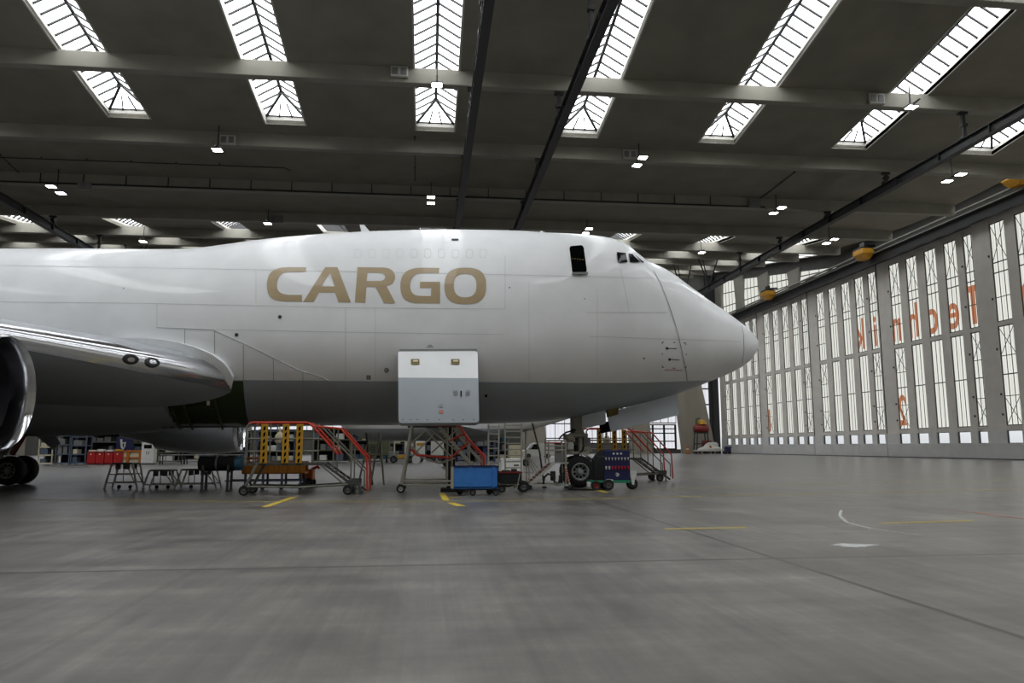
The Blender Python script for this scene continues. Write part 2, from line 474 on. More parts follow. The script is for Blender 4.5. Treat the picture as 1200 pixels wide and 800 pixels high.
for row, (rg, args) in enumerate(((NEAR, (24, False, True)), (FAR, (90, True, True, .3)))):
    p = skylight(rg[0], rg[1], *args)
    for i, x in enumerate(SKX):
        o = p if i == 0 else dup(p, (0, 0, 0))
        o.location = (x, 0, 0)
        o.name = f'window_{row*len(SKX)+i+1}'
        tag(o, f'hipped glass skylight strip {"over the near roof bay" if row == 0 else "in the far roof bay beyond the aircraft"}, {ORD[i]} from the left side wall', 'skylight', 'near skylights' if row == 0 else 'far skylights')

# ---- sliding door leaves (camera side shows their inner face)
LW = 20.8
WIN = [(.45, 2.5), (3.7, 6.1), (7.6, 10.0), (11.6, 14.0), (15.5, 17.9)]
def door_leaf():
    root = thing('door', None, None, kind='structure')
    f = MB()                                                     # pillars and cross rails
    edges = [0.05]+[v for w in WIN for v in w]+[LW-.05]
    for a, b_ in zip(edges[0::2], edges[1::2]):
        f.bb(-.12, .2, a, b_, 3.3, 28.2, .02)
    for a, b_ in WIN:
        for z0, z1 in ((3.3, 3.85), (15.25, 15.75), (27.4, 28.2)): f.bb(-.08, .2, a, b_, z0, z1)
    f.build('leaf_frame', 'door_grey', root)
    k = MB(); k.bb(-.25, .2, .05, LW-.05, .08, 1.86, .03)
    for y in (3.1, 7.1, 11, 15): k.bb(-.27, -.24, y-.02, y+.02, .1, 1.84)
    k.build('kick_panel', 'door_grey_low', root)
    s = MB(); s.bb(-.27, .2, .05, LW-.05, 0, .08); s.bb(-.16, .1, .0, .12, .0, 28.3); s.build('seal', 'black_steel', root)
    for a, b_ in WIN:
        g = MB(); 
        g.face([(.1, a, 3.85), (.1, b_, 3.85), (.1, b_, 15.25), (.1, a, 15.25)]); g.face([(.1, a, 15.75), (.1, b_, 15.75), (.1, b_, 27.4), (.1, a, 27.4)])
        gl = g.build('glazing', 'door_glass', root)
        w = MB()
        for z in (9.66, 21.5, 22.7): w.bb(.0, .08, a, b_, z-.06, z+.06)
        for t in (.33, .66):
            y = a+(b_-a)*t; w.bb(.04, .09, y-.035, y+.035, 3.85, 27.4)
        for y in (a+.05, b_-.05): w.bb(-.02, .09, y-.05, y+.05, 3.85, 27.4)
        for z in (3.9, 15.2, 15.8, 27.35): w.bb(-.02, .09, a, b_, z-.05, z+.05)
        br = [(22.7, 27.4)]
        if a < 1 or a > 15.2: br += [(3.85, 7.2), (11.8, 15.2)]
        for z0, z1 in br:
            w.bar((.02, a, z0), (.02, b_, z1), .05); w.bar((.02, a, z1), (.02, b_, z0), .05)
        if a < 1 or a > 15.2:
            for z in (7.2, 11.8, 18.6): w.bb(.0, .08, a, b_, z-.04, z+.04)
        w.build('glazing_bar', 'door_frame_dark', gl)
        q = MB(); q.bb(.0, .03, a+.1, b_-.1, 1.9, 3.25); pn = q.build('vision_pane', 'clear_pane', root)
        q = MB()
        for z in (1.86, 3.28): q.bb(-.04, .1, a, b_, z-.05, z+.05)
        for y in (a+.04, b_-.04): q.bb(-.04, .1, y-.05, y+.05, 1.86, 3.3)
        q.build('pane_frame', 'door_frame_dark', pn)
    q = MB()
    for a, b_ in zip(edges[0::2], edges[1::2]): q.bb(-.2, .2, a, b_, 1.8, 3.32)
    q.build('sill_post', 'white_paint', root)
    q = MB()
    for a in (WIN[0][1], WIN[4][1]):
        for z in (5, 7.3, 12.5, 18.4, 23.5): q.bb(-.22, -.12, a+.15, a+.35, z, z+.25)
    q.build('hinge_bracket', 'door_frame_dark', root)
    return root
LEAF_Y = [-21.2+LW*k for k in range(9)]                          # the last one ends at the far wall
p = door_leaf(); leaves = {}
for i, y in enumerate(LEAF_Y):
    o = p if i == 0 else dup(p, (0, 0, 0))
    o.location = (XR-.45 if i in (4, 2, 0) else XR, y+(.3 if i == 4 else 0), 0)
    o.name = f'door_{i+1}'
    tag(o, f'tall grey hangar door leaf glazed with white corrugated sheets, {ORD[len(LEAF_Y)-1-i]} counted from the far wall', 'door', 'hangar door leaves')
    leaves[i] = o
# printed letters on the outer glazing, seen from behind (mirrored)
def glyph(name, ch, parent, y, z, size, bold=.0, w=1.0):
    cu = bpy.data.curves.new(name, 'FONT'); cu.body = ch; cu.size = size; cu.extrude = .01; cu.offset = bold; cu.align_x = 'CENTER'
    o = bpy.data.objects.new(name, cu); COL.objects.link(o)
    dg = bpy.context.evaluated_depsgraph_get()
    me = bpy.data.meshes.new_from_object(o.evaluated_get(dg)); bpy.data.objects.remove(o)
    lx = .07
    for v in me.vertices:                                        # +X of the letter runs towards -Y seen from outside, so mirrored from here
        v.co = Vector((lx+v.co.z, y+v.co.x*w-parent.location.y, z+v.co.y))
    me.materials.clear(); me.materials.append(MATS['door_print'])
    ob = bpy.data.objects.new(name, me); COL.objects.link(ob); ob.parent = parent
    return ob
leaf_of = lambda y: leaves[max(k for k, v in enumerate(LEAF_Y) if v <= y)]
for ch, y in (('k', 109.0), ('i', 105.2), ('n', 100.0), ('h', 96.1), ('c', 92.1), ('e', 88.15), ('T', 84.5), ('a', 75.6), ('s', 72.4)):
    glyph('letter', ch, leaf_of(y) if ch != 'a' else leaves[4], y, 16.35, 6.7, .10, .74 if ch != 'T' else .9)
glyph('numeral', '2', leaf_of(100.5), 100.0, 4.5, 5.9, .10, .62)
glyph('numeral', '1', leaf_of(143.2), 141.9, 4.5, 5.9, .10, .8)
q = MB(leaves[3].location)
hz = MB(); hz.bb(XR+.35, XR+.4, 81.4, 82.3, 1.9, 3.2)
hzo = hz.build('hazard_board', 'hazard_stripes'); tag(hzo, 'yellow striped board behind a low door pane', 'board', kind='structure')

# track girder over the doors
g = MB()
g.bb(XR-1.3, XR+1.2, YN, YF, 28.25, 29.3); g.bb(XR-1.7, XR-1.2, YN, YF, 27.9, 28.3); g.bb(XR-1.0, XR+1.2, YN, YF, 29.3, 30.0)
tag(g.build('trim_1', 'black_steel'), 'dark steel track girder running above the hangar doors', 'girder', kind='structure')
g = MB(); g.tube([(XR-1.55, YN, 30.0), (XR-1.55, YF, 30.0)], .17, 8); g.bb(XR-1.75, XR-1.35, YN, YF, 29.3, 29.45)
tag(g.build('trim_2', 'tube_mid'), 'grey pipe along the top of the door track girder', 'pipe', kind='structure')
# wall above the track: glazing between leaning piers towards the far end
w = MB()
CLB = [(111.0, 128.0), (131.5, 140.6), (143.8, 152.4), (155.2, 164.0)]
ed = [YN]+[v for b_ in CLB for v in b_]+[YF]
for k in range(0, len(ed), 2):
    a, b_ = ed[k], ed[k+1]
    st = [a+(b_-a)*i/max(1, round((b_-a)/6)) for i in range(max(1, round((b_-a)/6))+1)]
    for u, v in zip(st, st[1:]):
        w.loft([[(XR+.1, u, 30), (XR+1.2, u, 30), (XR+1.2, u, zs(u)+.1), (XR+.1, u, zs(u)+.1)], [(XR+.1, v, 30), (XR+1.2, v, 30), (XR+1.2, v, zs(v)+.1), (XR+.1, v, zs(v)+.1)]])
for a, b_ in CLB:
    w.loft([[(XR+.1, u, zc(u)-1.6), (XR+1.2, u, zc(u)-1.6), (XR+1.2, u, zs(u)+.1), (XR+.1, u, zs(u)+.1)] for u in (a, b_)])
tag(w.build('wall_right', 'dark_wall'), 'concrete wall strip above the hangar doors', 'wall', kind='structure')
for i, (a, b_) in enumerate(CLB):
    root = thing(f'window_{40+i}', f'clerestory window above the door track, {ORD[i]} from the camera end', 'window', (XR, a, 30), 0, 'clerestory windows', 'structure')
    O = root.location; g = MB(O); g.face([(XR+.7, a, 30), (XR+.7, b_, 30), (XR+.7, b_, zc(b_)-1.6), (XR+.7, a, zc(a)-1.6)]); g.build('glazing', 'door_glass', root)
    g = MB(O)
    for t in (.33, .68):
        g.bar((XR+.6, a, 30+(zc(a)-31.6)*t), (XR+.6, b_, 30+(zc(b_)-31.6)*t), .16)
    n = 5
    for k in range(n+1):
        y = a+(b_-a)*k/n; g.bb(XR+.6, XR+.66, y-.05, y+.05, 30, zc(y)-1.6)
    g.build('glazing_bar', 'door_frame_dark', root)
    g = MB(); s = .9
    y0 = b_; g.prism([(y0-.2, 30), (y0+2.6, 30), (y0+3.6, zc(y0)-1), (y0-1.4, zc(y0)-1)], lambda p: (XR-.1, p[0], p[1]), (.5, 0, 0))
    tag(g.build('column_pier', 'concrete_beam'), f'leaning concrete pier beside the clerestory, {ORD[i]} from the camera end', 'pier', 'clerestory piers', 'structure')

# ---- far end wall
WT = zc(YF)+.2
def wx(px): return at(px, 500, Y=166.5).x
w = MB(); 
w.bb(XL-1, 22, YF, YF+.6, 0, 5); w.bb(XL-1, 22, YF, YF+.6, 27, WT); w.bb(XL-1, -98, YF, YF+.6, 5, 27); w.bb(22, XR+1, YF, YF+.6, 27, WT); w.bb(22, 45, YF, YF+.6, 0, 2.2); w.bb(45, 57, YF, YF+.6, 0, .9)
tag(w.build('wall_back', 'dark_wall'), 'dark far end wall of the hangar', 'wall', kind='structure')
def wall_window(n, x0, x1, z0, z1, cols, rows, label, wbar=.1, wrow=.22):
    root = thing(f'window_{n}', label, 'window', (x0, YF, z0), 0, None, 'structure'); O = root.location
    g = MB(O); g.face([(x0, YF+.1, z0), (x1, YF+.1, z0), (x1, YF+.1, z1), (x0, YF+.1, z1)]); g.build('glazing', 'wall_glass', root)
    g = MB(O)
    for k in range(cols+1):
        x = x0+(x1-x0)*k/cols; g.bb(x-wbar/2, x+wbar/2, YF-.1, YF+.08, z0, z1)
    for z in rows: g.bb(x0, x1, YF-.14, YF+.08, z-wrow/2, z+wrow/2)
    g.build('glazing_bar', 'black_steel', root)
wall_window(30, 22, 45, 2.2, 27, 11, (2.3, 3.4, 6.6, 10, 13.4, 17, 20.5, 24, 27), 'tall white glazed bay in the far wall beyond the nose gear')
for k in range(8):  # added glazed bays, hidden by the fuselage, to brighten the far floor
    X0 = -98+15*k; wall_window(50+k, X0+.8, X0+14.2, 5, 27, 7, (5.1, 10, 13.4, 17, 20.5, 24, 26.9), f'added glazed bay of the far wall hidden behind the fuselage, {ORD[7-k]} from the white van')
    g = MB(); g.bb(X0-.8, X0+.8, YF-.5, YF+.6, 0, 27.2, .1); tag(g.build('column_pier', 'concrete_wall'), f'upright concrete pier of the far wall behind the fuselage, {ORD[7-k]} from the white van', 'pier', 'far wall piers', 'structure')
wall_window(31, 45.3, 56, 6.7, 27, 6, (6.8, 10, 13.4, 17, 20.5, 24, 27), 'white glazing above the dark gate in the far wall')
wall_window(32, 45.3, 55.8, .9, 6.5, 4, (1.0, 2.7, 4.5, 5.5, 6.4), 'dark framed glazed gate in the far wall', .45, .25)
wall_window(33, 57, 64.4, 1.0, 27, 3, (1.0, 3.7, 7.4, 11, 14.6, 18.2, 21.8, 25.4, 27), 'narrow glazed strip in the far wall next to the hangar doors', .12, .3)
wall_window(34, 50, 57, 38.2, 41, 4, (38.2, 41), 'high window strip under the roof at the far wall')
wall_window(35, -100, -84, 38.6, 41.2, 9, (38.6, 41.2), 'long high window strip under the roof in the distant corner')
def pier(pxs, label, dark=False):
    """leaning concrete pier in front of the far wall: (px, z) outline"""
    g = MB(); g.prism([(wx(x), z) for x, z in pxs], lambda p: (p[0], 166.2, p[1]), (0, 1.7, 0))
    tag(g.build('column_pier', 'concrete_wall'), label, 'pier', 'far wall piers', 'structure')
pier([(800, 0), (826, 0), (806, 27), (786, 27)], 'broad leaning concrete pier in the far wall behind the red tank')
pier([(826, 0), (838, 0), (812, 27), (806, 27)], 'slim leaning concrete rib beside the broad pier of the far wall')
pier([(739, 0), (765, 0), (749, 27), (729, 27)], 'leaning concrete pier in the far wall beyond the blue gas cart')
pier([(613, 0), (640, 0), (634, 27), (606, 27)], 'concrete pier in the far wall behind the white van')
g = MB(); g.bb(64.3, 65.3, 166.6, 167.8, 0, 44); g.bb(63.6, 65.9, 166.9, 167.3, 0, 44)
tag(g.build('column_steel', 'rail_steel'), 'dark steel corner column between far wall and doors', 'column', kind='structure')
w = MB(); w.bb(XL-1, XL, YN, YF, 0, 48); tag(w.build('wall_left', 'dark_wall'), 'plain side wall at the far left', 'wall', kind='structure')
w = MB(); w.bb(XL-1, XR+1, YN-1, YN, 0, 48); tag(w.build('wall_front', 'concrete_wall'), 'plain concrete wall behind the camera', 'wall', kind='structure')

# ---- outside, seen through the low clear panes
g = MB(); g.bb(XR+.7, 400, -150, 320, -.5, -.05); tag(g.build('ground_outside', 'tarmac_outside'), 'pale apron outside the doors', 'apron', kind='structure')
for i, (y, l, h) in enumerate(((100, 70, 9), (200, 60, 12), (30, 50, 8), (300, 90, 14))):
    g = MB(); g.bb(300, 330, y-l/2, y+l/2, -.1, h); g.bb(302, 328, y-l/2+3, y+l/2-9, h, h+2); g.bb(299.6, 300, y-l/2+2, y+l/2-2, h*.35, h*.6)
    tag(g.build('building_outside', 'far_building'), f'distant pale airport building outside the doors, {ORD[i]} of the row', 'building', 'outside buildings', 'structure')
wd = bpy.data.worlds.new('world'); sc.world = wd; wd.use_nodes = True
wn = wd.node_tree; bg = wn.nodes['Background']
sk = wn.nodes.new('ShaderNodeTexSky'); sk.sky_type = 'HOSEK_WILKIE'; sk.turbidity = 8; sk.sun_direction = (.3, .2, .93)
hs = wn.nodes.new('ShaderNodeHueSaturation'); hs.inputs['Saturation'].default_value = .25
wn.links.new(sk.outputs[0], hs.inputs['Color']); wn.links.new(hs.outputs[0], bg.inputs['Color'])
bg.inputs['Strength'].default_value = 3.0

# ---- added rooflight band over the door tracks, out of view, brightening the door leaves
root = thing('window_36', 'added unseen rooflight band in the raised roof strip, brightening the hangar doors', 'rooflight', (61.5, 0, 0), 0, None, 'structure'); O = root.location
g = MB(O); c2 = MB(O); b3 = MB(O)
for a in range(-20, 166, 6):
    y0, y1 = a+.2, a+5.8; z0, z1 = zs(y0)-.05, zs(y1)-.05
    g.face([(59.6, y0, z0), (63.4, y0, z0), (63.4, y1, z1), (59.6, y1, z1)])
    b3.bar((59.6, y0-.2, z0-.06), (63.4, y0-.2, z0-.06), .4, .12)
for x in (59.5, 63.5):
    for a in range(-20, 160, 6): c2.bar((x, a, zs(a)-.1), (x, a+6, zs(a+6)-.1), .2, .25)
g.build('glazing', 'added_rooflight_glass', root); c2.build('curb', 'curb_white', root); b3.build('glazing_bar', 'black_steel', root)

# ---- overhead crane rails
RZ = 26.5
for lab, X in (('dark crane rail crossing above the front of the fuselage, the thinner looking of the middle pair', 3.05), ('dark crane rail of the middle pair, nearer to the hangar doors', 9.8),
               ('dark crane rail running alongside the hangar doors', 43.5), ('dark crane rail far out over the wing tip side', -42.3)):
    root = thing('crane_rail', lab, 'crane rail', (X, 70, RZ), 0, 'crane rails', 'structure'); O = root.location
    g = MB(O); g.bb(X-.3, X+.3, YN, 165, RZ-.06, RZ); g.bb(X-.3, X+.3, YN, 165, RZ-.85, RZ-.78); g.bb(X-.06, X+.06, YN, 165, RZ-.8, RZ)
    for y in range(-20, 165, 6): g.bb(X-.28, X+.28, y-.04, y+.04, RZ-.8, RZ)
    g.build('rail_beam', 'rail_steel', root)
    for Y in BEAMS:
        g = MB(O); z = zb(Y)
        if Y < 105:
            if z-RZ < .2: z = RZ+.4
            g.bb(X-.12, X+.12, Y-.12, Y+.12, RZ, z+.05); g.bb(X-.35, X+.35, Y-.2, Y+.2, z-.2, z+.05); g.bb(X-.3, X+.3, Y-.3, Y+.3, RZ-.05, RZ+.25); g.bb(X-.22, X+.22, Y-.22, Y+.22, (RZ+z)/2-.1, (RZ+z)/2+.15)
        else:
            for s in (-1, 1): g.bar((X, Y, RZ), (X+s*1.6, Y, z+.1), .16)
            g.bar((X, Y, RZ), (X, Y+2.4, z+.6), .14)
        g.build('hanger', 'black_steel', root)

# ---- cable conduit along the fourth beam and roof pipes
for lab, Y, x0, x1, dz, r in (('dark cable duct along the roof beam above the fuselage', 76.15, -70, 36, .12, .09), ('thin dark pipe below the roof slab at the upper left', 72.0, -60, -14, .9, .05)):
    g = MB(); g.tube([(x0, Y, zb(Y)+dz), (x1, Y, zb(Y)+dz), (x1+.5, Y+.4, zb(Y)+dz-.1)], r, 6)
    for k in range(int((x1-x0)/4)): g.bb(x0+4*k-.04, x0+4*k+.04, Y-.05, Y+.05, zb(Y)+dz, zc(Y)-.05)
    tag(g.build('conduit_pipe', 'black_steel'), lab, 'pipe', kind='structure')

for lab, a, b_ in (('thin straight pipe under the roof slab right of the cockpit', (888, 229), (931, 199)), ('thin vertical looking pipe under the roof slab below the middle skylight', (486, 161), (486.5, 206)), ('thin pipe under the roof slab at the upper left edge', (0, 176), (32, 205))):
    p0 = at(*a, Z=28.75); p1 = at(*b_, Z=28.75); g = MB()
    q = [p0+(p1-p0)*i/6 for i in range(7)]; q = [Vector((v.x, v.y, zc(v.y)-.07)) for v in q]
    g.tube(q, .05, 6)
    for v in q[::2]: g.bb(v.x-.08, v.x+.08, v.y-.03, v.y+.03, v.z-.02, v.z+.1)
    tag(g.build('roof_pipe', 'black_steel'), lab, 'pipe', kind='structure')

# ---- floodlight pairs hung below the roof beams, and switch boxes
def floodlight(px, py, label, two=True, beam=None):
    Y = beam-1.5; c_ = at(px, py, Y=Y); X, z = c_.x, c_.z
    root = thing('pendant_floodlight', label, 'floodlight', c_, 0, 'roof floodlights'); O = root.location
    top = zc(Y)
    g = MB(O); g.bb(X-.04, X+.04, Y-.04, Y+.04, z+.15, top); g.bb(X-.06, X+.06, Y-1.2, Y+.7, z+.12, z+.2); g.build('bracket', 'rail_steel', root)
    for s_ in ((-1.05, .85) if two else (0,)):
        h = MB(O); h.bb(X-.42, X+.42, Y+s_-.5, Y+s_+.25, z-.03, z+.12, .03); ho = h.build('lamp_head', 'grey_paint', root)
        h = MB(O); h.bb(X-.36, X+.36, Y+s_-.45, Y+s_+.2, z-.06, z-.02); h.build('lamp_face', 'lamp_white', ho)
for px, py, bi, two, lab in ((255, 176, 3, False, 'single bright floodlight above the forward fuselage lettering, next to a junction box'), (67, 223, 4, True, 'pair of floodlights over the wing root, out to the left'),
                    (505, 235, 4, True, 'pair of floodlights above the middle of the gold lettering'), (749, 190, 3, True, 'pair of floodlights above the cockpit, high on a near beam'),
                    (512, 100, 2, False, 'floodlight hanging in front of the middle skylight'), (1067, 126, 2, False, 'floodlight below the near beam beside the skylight by the doors'),
                    (910, 247, 4, True, 'pair of floodlights right of the cockpit on the third visible beam'), (1116, 209, 3, True, 'pair of floodlights closest to the hangar doors'),
                    (972, 283, 5, True, 'pair of floodlights between the crane rail and the orange hopper'), (314, 262, 5, False, 'small floodlight just above the rising hump of the fuselage'),
                    (168, 283, 6, False, 'small floodlight just above the rear fuselage'), (688, 271, 5, True, 'pair of floodlights right on the upper deck skyline'),
                    (822, 296, 6, False, 'floodlight beyond the cockpit below a far skylight')):
    floodlight(px, py, lab, two, BEAMS[bi])
for px, py, bi, lab in ((468, 84, 2, 'pale twin switch box on the near beam beside the middle skylight'), (267, 164, 3, 'pale twin switch box beside the single floodlight'), (738, 181, 3, 'grey switch box beside the floodlights above the cockpit'),
                        (1027, 116, 2, 'pale twin switch box on the near beam by the skylight nearest the doors'), (884, 238, 4, 'grey switch box right of the cockpit'), (99, 218, 4, 'grey switch box beside the floodlights over the wing'), (325, 257, 5, 'grey switch box beside the small floodlight above the hump')):
    Y = BEAMS[bi]-.52; c_ = at(px, py, Y=Y)
    g = MB(c_); g.box(c_, (1.3, .25, .85), None, .04)
    o = g.build('switch_box', 'grey_paint' if bi > 3 else 'curb_white', None, loc=c_); tag(o, lab, 'box', 'switch boxes on the beams')
    g = MB(c_)
    for s in (-.32, .32): g.bb(c_.x+s-.22, c_.x+s+.22, c_.y-.16, c_.y-.11, c_.z-.28, c_.z+.28)
    g.build('cover', 'grey_paint', o)

# ---- orange hoist hoppers riding on the door track
for px, py, lab in ((1012, 297, 'orange hoist hopper on the door track, the middle one of three'), (900, 345, 'orange hoist hopper on the door track farthest from the camera'), (1192, 208, 'orange hoist hopper on the door track at the picture edge')):
    c_ = at(px, py, X=XR-2.4); root = thing('hanging_hoist', lab, 'hoist', c_, 0, 'hoists on the door track')
    g = MB(); g.loft([[(-.9*s, -1.3*s, z), (.9*s, -1.3*s, z), (.9*s, 1.3*s, z), (-.9*s, 1.3*s, z)] for s, z in ((.55, -1.0), (1, -.2), (1, .5))]); g.build('hopper', 'hoist_yellow', root)
    g = MB(); g.bb(-.9, .9, -.9, .9, .5, .8); g.bb(-.2, .2, -.6, .6, .8, 1.6); g.bar((0, 0, 1.1), (2.0, .3, 1.3), .3); g.bb(-.6, .6, 1.0, 1.7, .4, .9); g.build('motor', 'black_steel', root)

# ================================================================== THE FREIGHTER
YC = 30.35
plane = thing('cargo_airplane', 'huge white four-engined cargo airplane with gold lettering and grey belly parked in the hangar', 'airplane', (0, YC, 0))
PO = plane.location
TIPX, TIPZ = 13.812, 5.849
STN = [(-60, 8.3, 5.6), (-52, 8.8, 4.1), (-44, 9.0, 2.7), (-36, 9.0, 2.26), (-25, 9.00, 2.26), (-16.38, 9.02, 2.26), (-13.29, 9.10, 2.29), (-11.39, 9.13, 2.32), (-10.12, 9.16, 2.33), (-9.15, 9.2, 2.34), (-7.86, 9.41, 2.35), (-5.90, 9.74, 2.38),
       (-3.56, 10.01, 2.42), (-1.52, 10.17, 2.44), (0.91, 10.29, 2.47), (3.38, 10.32, 2.53), (4.81, 10.25, 2.62), (6.50, 10.11, 2.84), (7.63, 9.86, 3.08), (8.21, 9.45, 3.22), (8.64, 9.13, 3.32), (8.99, 9.00, 3.40), (9.55, 8.79, 3.55),
       (10.46, 8.26, 3.81), (11.60, 7.58, 4.25), (12.74, 6.88, 4.72), (13.33, 6.47, 5.10), (13.65, 6.17, 5.46), (13.78, 5.99, 5.70)]
fzt = pchip([s[0] for s in STN], [s[1] for s in STN]); fzb = pchip([s[0] for s in STN], [s[2] for s in STN])
def fsec(X, n=72):
    T, B = fzt(X), fzb(X)
    d = max(0, min(1, (TIPX-X)/10.0)); W = 3.25*(1-(1-d)**1.9)**.75
    if X < -36: W *= max(.12, 1-((-36-X)/26)**1.6)
    ZW = B+min(3.25, (T-B)/2); pts = []
    ex = 2.25+.85*max(0, min(1, (X-4.5)/2.7))*max(0, min(1, (11.5-X)/2.5))
    for k in range(n):
        a = 2*PI*k/n; c_, s_ = math.cos(a), math.sin(a)
        if s_ > 0: y = W*math.copysign(abs(c_)**(2/ex), c_); z = ZW+(T-ZW)*abs(s_)**(2/ex)
        else: y = W*c_; z = ZW+(ZW-B)*s_
        pts.append((X, YC+y, z))
    return pts
stx = [-60, -56, -52, -48, -44, -40, -36, -30, -25, -20]+[-16+.5*k for k in range(44)]+[6+.2*k for k in range(33)]+[12.6+.1*k for k in range(11)]+[13.66, 13.72, 13.76, 13.79]
fb = MB(PO); rings = [fsec(x) for x in stx]+[[(TIPX, YC+(p[1]-YC)*.25, TIPZ+(p[2]-TIPZ)*.25) for p in fsec(13.79)]]
fb.loft(rings)
bvh_v = [Vector(v.co)+PO for v in fb.bm.verts]; fb.bm.verts.index_update()
BV = BVHTree.FromPolygons(bvh_v, [[v.index for v in f.verts] for f in fb.bm.faces])
fb.build('fuselage', 'livery', plane, True, sharp=60)
def onskin(px, py, off=.012):
    """the point of the fuselage skin seen at a pixel, lifted off it a little"""
    d = ray(px, py).normalized(); h = BV.ray_cast(EYE, d)
    if h[0] is None:
        h = BV.find_nearest(at(px, py, Y=YC))
    n = h[1] if h[1].dot(d) < 0 else -h[1]
    return h[0]+n*off, n
def smooth_poly(pts, k=6, closed=True):
    out = []; N = len(pts)
    for i in range(N if closed else N-1):
        p0, p1, p2, p3 = [Vector(pts[(i+j) % N] if closed else pts[max(0, min(N-1, i+j))]) for j in (-1, 0, 1, 2)]
        for t in [j/k for j in range(k)]:
            out.append(.5*((2*p1)+(p2-p0)*t+(2*p0-5*p1+4*p2-p3)*t*t+(3*p1-p0-3*p2+p3)*t**3))
    if not closed: out.append(Vector(pts[-1]))
    return [(p.x, p.y) for p in out]
def flat_fill(loops):
    cu = bpy.data.curves.new('fill', 'CURVE'); cu.dimensions = '2D'; cu.fill_mode = 'BOTH'
    for lp in loops:
        sp = cu.splines.new('POLY'); sp.points.add(len(lp)-1); sp.use_cyclic_u = True
        for i, p in enumerate(lp): sp.points[i].co = (p[0], p[1], 0, 1)
    o = bpy.data.objects.new('fill', cu); COL.objects.link(o)
    me = bpy.data.meshes.new_from_object(o.evaluated_get(bpy.context.evaluated_depsgraph_get()))
    bpy.data.objects.remove(o); bpy.data.curves.remove(cu)
    return me
def decal(name, loops, mat, parent, off=.012, step=6.0, thick=0.0, fn=None, loc=None):
    """painted marking or panel lying on the curved skin; outline given as seen in the photograph"""
    me = flat_fill(loops); bm = bmesh.new(); bm.from_mesh(me); bpy.data.meshes.remove(me)
    x0 = min(v.co.x for v in bm.verts); x1 = max(v.co.x for v in bm.verts); y0 = min(v.co.y for v in bm.verts); y1 = max(v.co.y for v in bm.verts)
    for ax, a, b_ in ((0, x0, x1), (1, y0, y1)):
        t = a+step
        while t < b_:
            no = (1, 0, 0) if ax == 0 else (0, 1, 0); co = (t, 0, 0) if ax == 0 else (0, t, 0)
            bmesh.ops.bisect_plane(bm, geom=list(bm.verts)+list(bm.edges)+list(bm.faces), plane_co=co, plane_no=no, dist=1e-4)
            t += step
    bmesh.ops.remove_doubles(bm, verts=bm.verts, dist=1e-3)
    O = loc if loc is not None else (parent.matrix_world.translation if parent and parent.parent is None else PO)
    O = PO if parent is plane or (parent and parent.parent is plane) else O
    ns = {}
    for v in bm.verts:
        p, n = fn(v.co.x, v.co.y) if fn else onskin(v.co.x, v.co.y, off)
        ns[v] = n; v.co = p-O
    if thick:
        top = list(bm.faces); dn = {v: ns[v] for v in bm.verts}
        r = bmesh.ops.extrude_face_region(bm, geom=top)
        nv = [g for g in r['geom'] if isinstance(g, bmesh.types.BMVert)]
        old = [v for v in bm.verts if v not in set(nv)]
        for v in nv:
            q = min(old, key=lambda u: (u.co-v.co).length_squared); v.co -= dn[q]*thick
    m = MB(); m.bm.free(); m.bm = bm
    return m.build(name, mat, parent, True, sharp=50)
def seam(lines, name, mat, w=.022, off=.008, step=8):
    for ln in lines:
        g = MB(PO); pts = []
        for a, b_ in zip(ln, ln[1:]):
            n = max(1, int(math.hypot(b_[0]-a[0], b_[1]-a[1])/step))
            pts += [(a[0]+(b_[0]-a[0])*i/n, a[1]+(b_[1]-a[1])*i/n) for i in range(n)]
        pts.append(ln[-1])
        P_ = [onskin(x, y, off) for x, y in pts]; V_ = []
        for i, (p, n) in enumerate(P_):
            t = P_[min(i+1, len(P_)-1)][0]-P_[max(i-1, 0)][0]
            s_ = t.cross(n).normalized()*w/2; V_.append(g.vs([p+s_, p-s_]))
        for a, b_ in zip(V_, V_[1:]): g.bm.faces.new((a[0], a[1], b_[1], b_[0]))
        g.build(name, mat, plane)
# gold lettering on the side
def U(pts): return [(250+u/3.2432, 270+v/3.2432) for u, v in pts]
def sup(cx, cy, a, b_, n, k=44):
    return [(cx+a*math.copysign(abs(math.cos(t))**(2/n), math.cos(t)), cy+b_*math.copysign(abs(math.sin(t))**(2/n), math.sin(t))) for t in [2*PI*i/k for i in range(k)]]
Cc = [(353, 140)]+smooth_poly([(285, 140), (258, 142), (236, 148), (218, 161), (208, 180), (204, 205), (206, 230), (214, 249), (230, 262), (254, 268), (285, 270)], 4, False)+[(337, 270), (337, 245)]+smooth_poly([(290, 245), (268, 242), (252, 234), (244, 222), (242, 207), (245, 189), (252, 174), (264, 163), (284, 158)], 4, False)+[(352, 157)]
Aa = [(342, 271), (425, 140), (472, 140), (523, 273), (476, 273), (463, 236), (401, 236), (382, 271)]; Ah = [(412, 213), (441, 164), (446, 164), (461, 213)]
Rr = [(548, 140)]+smooth_poly([(645, 141), (668, 145), (683, 156), (691, 173), (688, 191), (677, 204), (658, 211)], 4, False)+[(692, 276), (649, 276), (616, 214), (582, 214), (577, 275), (538, 273)]
Rh = [(586, 161)]+smooth_poly([(634, 161), (646, 165), (653, 176), (649, 187), (637, 192)], 4, False)+[(583, 192)]
Gg = [(859, 143)]+smooth_poly([(795, 142), (766, 144), (742, 151), (724, 165), (714, 186), (711, 211), (714, 237), (724, 257), (742, 270), (768, 276)], 4, False)+[(862, 277), (862, 195), (786, 195), (785, 218), (828, 218), (827, 249)]+smooth_poly([(790, 249), (768, 246), (755, 236), (749, 220), (749, 203), (754, 184), (764, 171), (780, 164), (800, 162)], 4, False)+[(857, 162)]
